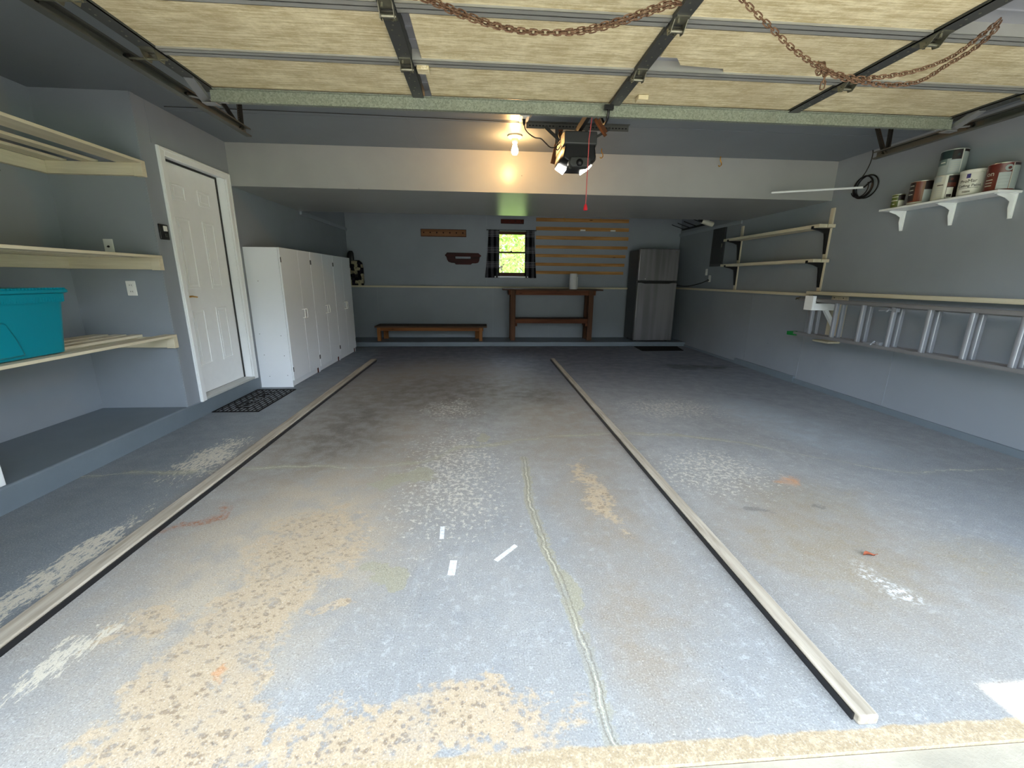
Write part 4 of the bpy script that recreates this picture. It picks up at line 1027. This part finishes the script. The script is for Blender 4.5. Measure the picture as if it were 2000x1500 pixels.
# storage hooks and white lamp near the rear ceiling
wr = thing('hook_rail', 'dark rail of long storage hooks high on the right wall above the fridge', 'hook rail', (XR, 8.1, 2.2))
MB().box(XR-.012, XR, 7.5, 8.50, 2.205, 2.24).build('rail_bar', 'blackm', wr, wr, bevel=.002)
for y in (8.45, 8.20, 7.95, 7.62):
    MB().tube(smooth([(XR-.01, y, 2.235), (XR-.03, y, 2.238), (XR-.20, y, 2.29), (XR-.25, y, 2.308)], 4), .007, 7).build('hook_arm', 'blackm', wr, wr)
wr = thing('work_lamp', 'white cylindrical lamp on the right wall above the electrical panel', 'lamp', (3.79, 7.2, 2.19))
A, B = Vector((3.675, 7.20, 2.222)), Vector((3.875, 7.20, 2.168))
MB().tube([A+(B-A)*t for t in (0, .02, .5, .98, 1)], [.03, .041, .043, .041, .03], 18).build('lamp_tube', 'gray_roll', wr, wr)
MB().tube([A+(B-A)*t for t in (-.30, -.05, 0)], [.012, .016, .028], 12).build('lamp_neck', 'blackm', wr, wr)
MB().tube([(3.80, 7.2, 2.215), (3.88, 7.2, 2.27), (XR, 7.2, 2.28)], .009, 8).build('lamp_arm', 'blackm', wr, wr)

# ------------------------------------------------------------------ right wall
su = thing('wall_shelf_unit', 'two plank wall shelf unit with black brackets on cream uprights, right wall', 'shelf', (XR, 5.6, 1.15))
for y in (4.755, 6.44): MB().box(XR-.02, XR, y, y+.05, 1.118 if y > 5 else 1.143, 2.06).build('upright', 'creamz', su, su, bevel=.002)
def bracket_poly(x0, ztop, arm, leg, t=.022):
    return [(x0, ztop), (x0-arm, ztop), (x0-arm, ztop-.012), (x0-arm*.55, ztop-.03), (x0-arm*.25, ztop-.055), (x0-.04, ztop-.10), (x0-.018, ztop-leg), (x0, ztop-leg)]
for z in (1.842, 1.468):
    for (xa, xb) in ((XR-.215, XR-.118), (XR-.11, XR-.022)):
        MB().box(xa, xb, 4.69, 6.60, z, z+.036).build('plank', 'cream', su, su, bevel=.002)
    for y in (4.755, 6.44):
        MB().prism(bracket_poly(XR-.02, z, .20, .28), 'xz', y+.012, y+.034).build('bracket', 'blackm', su, su)
        MB().box(XR-.228, XR-.216, y+.010, y+.036, z-.012, z+.02).build('bracket_tip', 'blackm', su, su)

# paint shelf
ps = thing('paint_shelf', 'short white wall shelf on three white brackets holding paint cans', 'shelf', (XR, 3.53, 1.92))
MB().box(XR-.20, XR, 3.05, 4.0, 1.902, 1.92).build('board', 'white', ps, ps, bevel=.003)
for y in (3.93, 3.50, 3.085):
    q = MB().prism(bracket_poly(XR, 1.902, .155, .175), 'xz', y, y+.004).box(XR-.004, XR, y-.013, y+.017, 1.727, 1.902).box(XR-.16, XR, y-.012, y+.016, 1.898, 1.902)
    br = q.build('bracket', 'white', ps, ps)
    MB().lathe([(.004, -.002), (.004, 0)], (XR-.004, y+.008, 1.88), 8, 'x').lathe([(.004, -.002), (.004, 0)], (XR-.004, y+.008, 1.745), 8, 'x').build('screw', 'blackm', br, ps)

def arcpatch(cxy, r, a0, a1, z0, z1, mat, name, par, root, n=14):
    """thin curved label on the side of a can; angles in degrees measured at the can's axis"""
    m = MB(); vs = []
    for i in range(n+1):
        a = math.radians(a0+(a1-a0)*i/n)
        for rr in (r, r+.0006):
            for z in (z0, z1): vs.append((cxy[0]+rr*math.cos(a), cxy[1]+rr*math.sin(a), z))
    fs = []
    for i in range(n):
        b = i*4; c_ = b+4
        fs += [(b+2, c_+2, c_+3, b+3), (b, b+1, c_+1, c_), (b, c_, c_+2, b+2), (b+1, b+3, c_+3, c_+1)]
    fs += [(0, 2, 3, 1), (n*4, n*4+1, n*4+3, n*4+2)]
    m.add(vs, fs, True); return m.build(name, mat, par, root)
CM = {k: plain('can_'+k, c_, .38, .0, var=.05, scale=20, spec=.6) for k, c_ in dict(
    maroon=S(92, 30, 20), copper=S(104, 48, 30), dark=S(34, 24, 26), cream=S(186, 186, 172), silver=S(152, 162, 160), teal=S(34, 52, 52), tealmid=S(96, 116, 114), white=S(214, 214, 204), tan=S(126, 92, 70), green=S(86, 100, 40), blue=S(50, 52, 120), brown=S(92, 44, 32), grey=S(168, 176, 176)).items()}
CM['metal'] = plain('can_rim_metal', S(190, 190, 186), .3, .85, var=.05)
def can(name, c, z, r, h, body, label, group='paint cans'):
    o = thing(name, label, 'paint can', (c[0], c[1], z), group)
    MB().lathe([(r*.93, .0), (r, .0), (r+.0015, .003), (r, .006), (r-.0005, .008), (r-.0005, h-.008), (r+.0015, h-.005), (r+.0015, h-.001), (r-.004, h)], (c[0], c[1], z), 36).build('can_body', CM[body], o, o)
    MB().lathe([(r-.006, h-.004), (r-.010, h-.007), (r-.014, h-.003), (0.0, h-.003)], (c[0], c[1], z), 30).build('can_lid', CM['metal'], o, o)
    MB().lathe([(r+.0022, h-.006), (r+.0025, h-.002), (r-.003, h+.0008)], (c[0], c[1], z), 36).build('can_rim', CM['metal'], o, o)
    return o
def lettering(o, c, r, z, amid, body, size, mat, name='lettering'):
    vs, fs = text_mesh(body, size, .0004)
    out = []
    for v in vs:
        a = math.radians(amid)+v.x/r; rr = r+.0009+v.z
        out.append((c[0]+rr*math.cos(a), c[1]+rr*math.sin(a), z+v.y))
    MB().add(out, fs).build(name, mat, o, o)
X0 = 3.868; zs = 1.9205
# angle of the direction towards the room centre from each can (view side) is about 225 degrees
def disc(amid, zc, rad, mat, nm='emblem', dr=.0009):
    m = MB(); vs = []
    for rr in (rr_+dr, rr_+dr-.0004):
        vs.append((c_[0]+rr*math.cos(math.radians(amid)), c_[1]+rr*math.sin(math.radians(amid)), zz_+zc))
        for k in range(20):
            a = math.radians(amid)+rad*math.cos(2*PI*k/20)/rr_
            vs.append((c_[0]+rr*math.cos(a), c_[1]+rr*math.sin(a), zz_+zc+rad*math.sin(2*PI*k/20)))
    fs = []
    for k in range(20):
        j_ = (k+1) % 20
        fs += [(0, 1+k, 1+j_), (21, 22+j_, 22+k), (1+k, 22+k, 22+j_, 1+j_)]
    m.add(vs, fs, True).build(nm, CM[mat], o, o)
def lab(a0, a1, za, zb, mat, nm='label', dr=.0005): arcpatch(c_, rr_+dr, a0, a1, zz_+za, zz_+zb, CM[mat] if mat in CM else M[mat], nm, o, o)
zz_ = zs; rr_ = .047
c_ = (X0-.02, 3.906); o = can('paint_can', c_, zs, .047, .118, 'green', 'smallest paint can, green, at the far end of the paint shelf')
lab(230, 300, .008, .062, 'white'); lab(224, 300, .066, .110, 'dark'); lab(150, 222, .060, .066, 'white', 'label_line'); lab(150, 222, .092, .097, 'white', 'label_line'); lab(176, 200, .03, .035, 'white', 'label_line')
rr_ = .0825
c_ = (X0, 3.722); o = can('paint_can', c_, zs, .0825, .19, 'copper', 'copper brown paint can next to the small green can')
lab(150, 192, .03, .180, 'dark'); lab(224, 238, .012, .180, 'tan'); lab(234, 300, .008, .115, 'grey', dr=.0007); lab(236, 300, .115, .182, 'dark', dr=.0007); lab(150, 236, .006, .020, 'cream', dr=.0009)
for k in range(3): lab(156, 184, .150-k*.035, .158-k*.035, 'cream', 'label_line', .0011)
c_ = (X0, 3.518); o = can('paint_can', c_, zs, .0825, .19, 'cream', 'cream and dark brown paint can below the stacked can')
lab(224, 320, .008, .182, 'dark'); lab(150, 196, .140, .182, 'grey'); lab(213, 224, .008, .182, 'white', dr=.0007); lab(226, 254, .012, .092, 'white', dr=.0009); lab(224, 262, .098, .128, 'brown', dr=.0009)
lab(229, 250, .018, .040, 'dark', 'barcode', .0013); disc(239, .154, .021, 'silver'); disc(239, .154, .010, 'brown', 'emblem_centre', .0014); lab(180, 208, .112, .118, 'dark', 'label_line', .0009)
for k in range(5): lab(170, 208, .026+k*.016, .030+k*.016, 'grey', 'label_line', .0009)
zz_ = zs+.191
c_ = (X0, 3.511); o = can('paint_can', c_, zs+.191, .0825, .19, 'silver', 'silver and dark teal paint can stacked on top of another can')
lab(140, 214, .120, .182, 'teal'); lab(140, 196, .075, .120, 'tealmid'); lab(214, 254, .110, .182, 'dark'); disc(236, .146, .024, 'white'); disc(240, .144, .010, 'teal', 'emblem_centre', .0014)
lab(208, 258, .012, .106, 'grey'); lab(262, 300, .164, .182, 'dark'); lab(256, 260, .010, .182, 'white', 'label_line'); lab(166, 190, .092, .100, 'white', 'label_line', .0009)
for k in range(5): lab(214, 250, .026+k*.016, .029+k*.016, 'cream', 'label_line', .0009)
zz_ = zs
c_ = (X0, 3.319); o = thing('paint_pail', 'white plastic paint pail between the cream can and the red can', 'paint can', (c_[0], c_[1], zs), 'paint cans')
MB().lathe([(.07, 0), (.076, .003), (.080, .012), (.0835, .165), (.083, .168)], (c_[0], c_[1], zs), 36).build('pail_body', CM['white'], o, o)
MB().lathe([(.084, .166), (.086, .172), (.086, .186), (.078, .190), (.0, .187)], (c_[0], c_[1], zs), 36).build('pail_lid', CM['white'], o, o)
rr_ = .0826; lab(190, 206, .126, .157, 'blue', 'emblem', .0012)
lettering(o, c_, .0826, zs+.094, 200, 'ProMar', .033, M['blackm']); lettering(o, c_, .0822, zs+.063, 206, 'Ceiling Paint', .027, M['blackm'])
rr_ = .0820; lab(160, 244, .053, .055, 'dark', 'label_line')
for k in range(2): lab(184, 216, .030-k*.007, .0335-k*.007, 'dark', 'label_line', .0004)
rr_ = .0825
c_ = (X0, 3.135); o = can('paint_can', c_, zs, .0825, .19, 'maroon', 'dark red paint can at the near end of the paint shelf')
lab(208, 252, .008, .122, 'grey'); lab(258, 330, .008, .166, 'silver'); lab(254, 258, .008, .182, 'cream', 'label_line'); disc(240, .150, .022, 'silver'); disc(242, .149, .010, 'maroon', 'emblem_centre', .0014); lab(258, 330, .168, .182, 'dark')
lettering(o, c_, .083, zs+.105, 176, 'on', .046, CM['cream'])
for k in range(3): lab(160, 190, .075-k*.02, .081-k*.02, 'cream', 'label_line', .0007)
for k in range(4): lab(212, 248, .03+k*.022, .033+k*.022, 'silver', 'label_line', .0009)

# rod and coiled cable
rd = thing('wall_rod', 'thin white rod sticking out of the right wall beside the coiled cable', 'rod', (XR, 4.39, 2.2))
MB().tube([(XR-.03, 4.405, 2.200), (3.18, 4.755, 2.197)], .011, 10).build('rod', 'white', rd, rd)
MB().tube(smooth([(XR, 4.365, 2.255), (XR-.02, 4.375, 2.235), (XR-.035, 4.395, 2.205), (XR-.045, 4.40, 2.198)], 4), .008, 8).build('rod_hook', 'black', rd, rd)
cb = MB()
def ringpts(cy, cz, r1, r2, a0, a1, x, dx=0, n=40): return [(x+dx*i/n, cy+r1*math.cos(math.radians(a0+(a1-a0)*i/n)), cz+r2*math.sin(math.radians(a0+(a1-a0)*i/n))) for i in range(n+1)]
cb.tube(ringpts(4.44, 2.215, .105, .10, 60, 430, XR-.016, .004), .0065, 7).tube(ringpts(4.43, 2.205, .115, .105, 80, 450, XR-.024), .0065, 7).tube(ringpts(4.395, 2.205, .125, .108, 0, 360, XR-.012), .0065, 7)
cb.tube(ringpts(4.46, 2.20, .10, .085, 150, 340, XR-.03), .005, 7)
cb.tube(smooth([(XR-.02, 4.47, 2.31), (XR-.018, 4.44, 2.35), (XR-.016, 4.41, 2.42), (XR-.014, 4.40, 2.50), (XR-.012, 4.41, ZC-.002)], 5), .0045, 6)
tag(cb.build('coiled_cable', 'black'), 'black cable coiled on a hook on the right wall', 'cable')

# ladder bracket
lk = thing('ladder_bracket', 'white wooden wall bracket carrying the far end of the ladder', 'bracket', (XR, 4.5, .6))
MB().box(XR-.02, XR, 4.35, 4.56, .592, 1.10).build('back_plate', 'creamz', lk, lk, bevel=.002)
MB().box(XR-.30, XR-.02, 4.438, 4.478, .945, 1.020).build('arm', 'white', lk, lk, bevel=.002)
MB().box(XR-.335, XR-.30, 4.438, 4.56, .945, 1.10).build('stop_block', 'white', lk, lk, bevel=.002)
MB().beam((XR-.16, 4.455, .95), (XR-.02, 4.455, .76), .036, .04, (0, 1, 0)).build('brace', 'white', lk, lk)
MB().box(XR-.14, XR, 4.36, 4.58, .585, .605).build('bottom_ledge', 'cream', lk, lk, bevel=.002)
q = MB()
for y in (4.40, 4.52): q.lathe([(.006, -.002), (.006, 0)], (XR-.02, y, 1.08), 8, 'x')
q.build('screw', 'blackm', lk, lk)

# aluminium extension ladder hung on its side
ld = thing('extension_ladder', 'long aluminium extension ladder hung sideways along the right wall', 'ladder', (XR-.23, 3.0, .65))
def section(xc, y0, y1, z0, z1, ys, nm):
    for z in (z0, z1):
        m = MB(); s = 1 if z == z0 else -1
        m.box(xc-.032, xc+.032, y0, y1, z-.003, z+.003).box(xc-.032, xc-.028, y0, y1, min(z, z+s*.028), max(z, z+s*.028)).box(xc+.028, xc+.032, y0, y1, min(z, z+s*.028), max(z, z+s*.028))
        m.build('side_rail', 'alurail', ld, ld, bevel=.001)
    for y in ys:
        m = MB(); prof = [(qx, qy) for qx, qy in ((-.014, -.017), (-.018, -.012), (-.018, .012), (-.014, .017), (.014, .017), (.018, .012), (.018, -.012), (.014, -.017))]
        m = MB().prism([(xc+p[0], y+p[1]) for p in prof], 'xy', z0+.003, z1-.003)
        m.build('rung', 'alu', ld, ld)
ry = [4.500-.3135*k for k in range(11)]
section(XR-.265, 1.15, 4.70, .655, 1.066, ry, 'front')
section(XR-.19, 1.05, 4.60, .655, 1.052, ry, 'rear')
MB().prism([(4.70, .632), (4.82, .628), (4.825, .672), (4.70, .685)], 'yz', XR-.285, XR-.245).build('rubber_foot', 'green', ld, ld, bevel=.004)
m = MB().box(XR-.29, XR-.24, 4.66, 4.72, 1.045, 1.075).tube([(XR-.265, 4.70, 1.06), (XR-.265, 4.78, 1.062)], .012, 8).tube([(XR-.29, 4.76, 1.05), (XR-.24, 4.76, 1.075)], .008, 8)
m.build('end_fitting', 'shiny', ld, ld)
for z, y in ((.69, 3.72), (1.01, 3.63)):
    m = MB().tube([(XR-.28, y+.06, z-.01), (XR-.28, y-.03, z)], .008, 8).tube([(XR-.30, y-.03, z-.015), (XR-.26, y-.03, z+.02)], .009, 8).tube([(XR-.28, y-.03, z), (XR-.28, y-.10, z+.002)], .007, 8).box(XR-.29, XR-.25, y-.11, y-.08, z-.015, z+.02)
    m.build('rung_lock', 'alu', ld, ld)

# ------------------------------------------------------------------ light
wd = bpy.data.worlds.new('sky'); SC.world = wd; wd.use_nodes = True
nt = wd.node_tree; nt.nodes.clear()
tc = nt.nodes.new('ShaderNodeTexCoord'); sp = nt.nodes.new('ShaderNodeSeparateXYZ'); rp = nt.nodes.new('ShaderNodeValToRGB')
bg_ = nt.nodes.new('ShaderNodeBackground'); ow = nt.nodes.new('ShaderNodeOutputWorld')
nt.links.new(tc.outputs['Generated'], sp.inputs[0]); nt.links.new(sp.outputs[2], rp.inputs[0]); nt.links.new(rp.outputs[0], bg_.inputs[0]); nt.links.new(bg_.outputs[0], ow.inputs[0])
cr = rp.color_ramp   # dull far-tree belt, added to dim the back wall; brightened sky above
cr.elements[0].position = .19; cr.elements[0].color = (.16, .18, .16, 1)
cr.elements[1].position = 1.0; cr.elements[1].color = (.52, .72, 1, 1)
e = cr.elements.new(.235); e.color = (1.25, 1.45, 1.7, 1)
e = cr.elements.new(.5); e.color = (.85, 1.0, 1.2, 1)
bg_.inputs[1].default_value = 2.5
sun = bpy.data.lights.new('sun', 'SUN'); sun.energy = 4.6; sun.angle = math.radians(.6); sun.color = (1, .95, .86)
so = bpy.data.objects.new('sun', sun); COL.objects.link(so); so.location = (0, -8, 12)
elev = math.radians(61)
so.rotation_euler = Vector((0, math.cos(elev), -math.sin(elev))).to_track_quat('-Z', 'Y').to_euler()

# ------------------------------------------------------------------ camera
cam = bpy.data.cameras.new('camera'); co = bpy.data.objects.new('camera', cam); COL.objects.link(co)
cam.sensor_width = 36; cam.lens = 36*816.3/2000; cam.clip_start = .05; cam.clip_end = 200
R_ = Vector((.99750136, -.06995139, .00989176)); D_ = Vector((-.00749435, -.24399971, -.96974635)); F_ = Vector((.07024869, .96724916, -.24391428))
mw = Matrix((R_, -D_, -F_)).transposed().to_4x4(); mw.translation = Vector((0, 0, 1.25)); co.matrix_world = mw
SC.camera = co
SC.view_settings.view_transform = 'Standard'; SC.view_settings.look = 'None'; SC.view_settings.gamma = 1; SC.view_settings.use_curve_mapping = False
SC.view_settings.exposure = 1.82
SC.cycles.use_denoising = True
SC.cycles.max_bounces = 7; SC.cycles.diffuse_bounces = 5; SC.cycles.glossy_bounces = 3; SC.cycles.sample_clamp_indirect = 8
SC.cycles.use_adaptive_sampling = True; SC.cycles.adaptive_threshold = .08
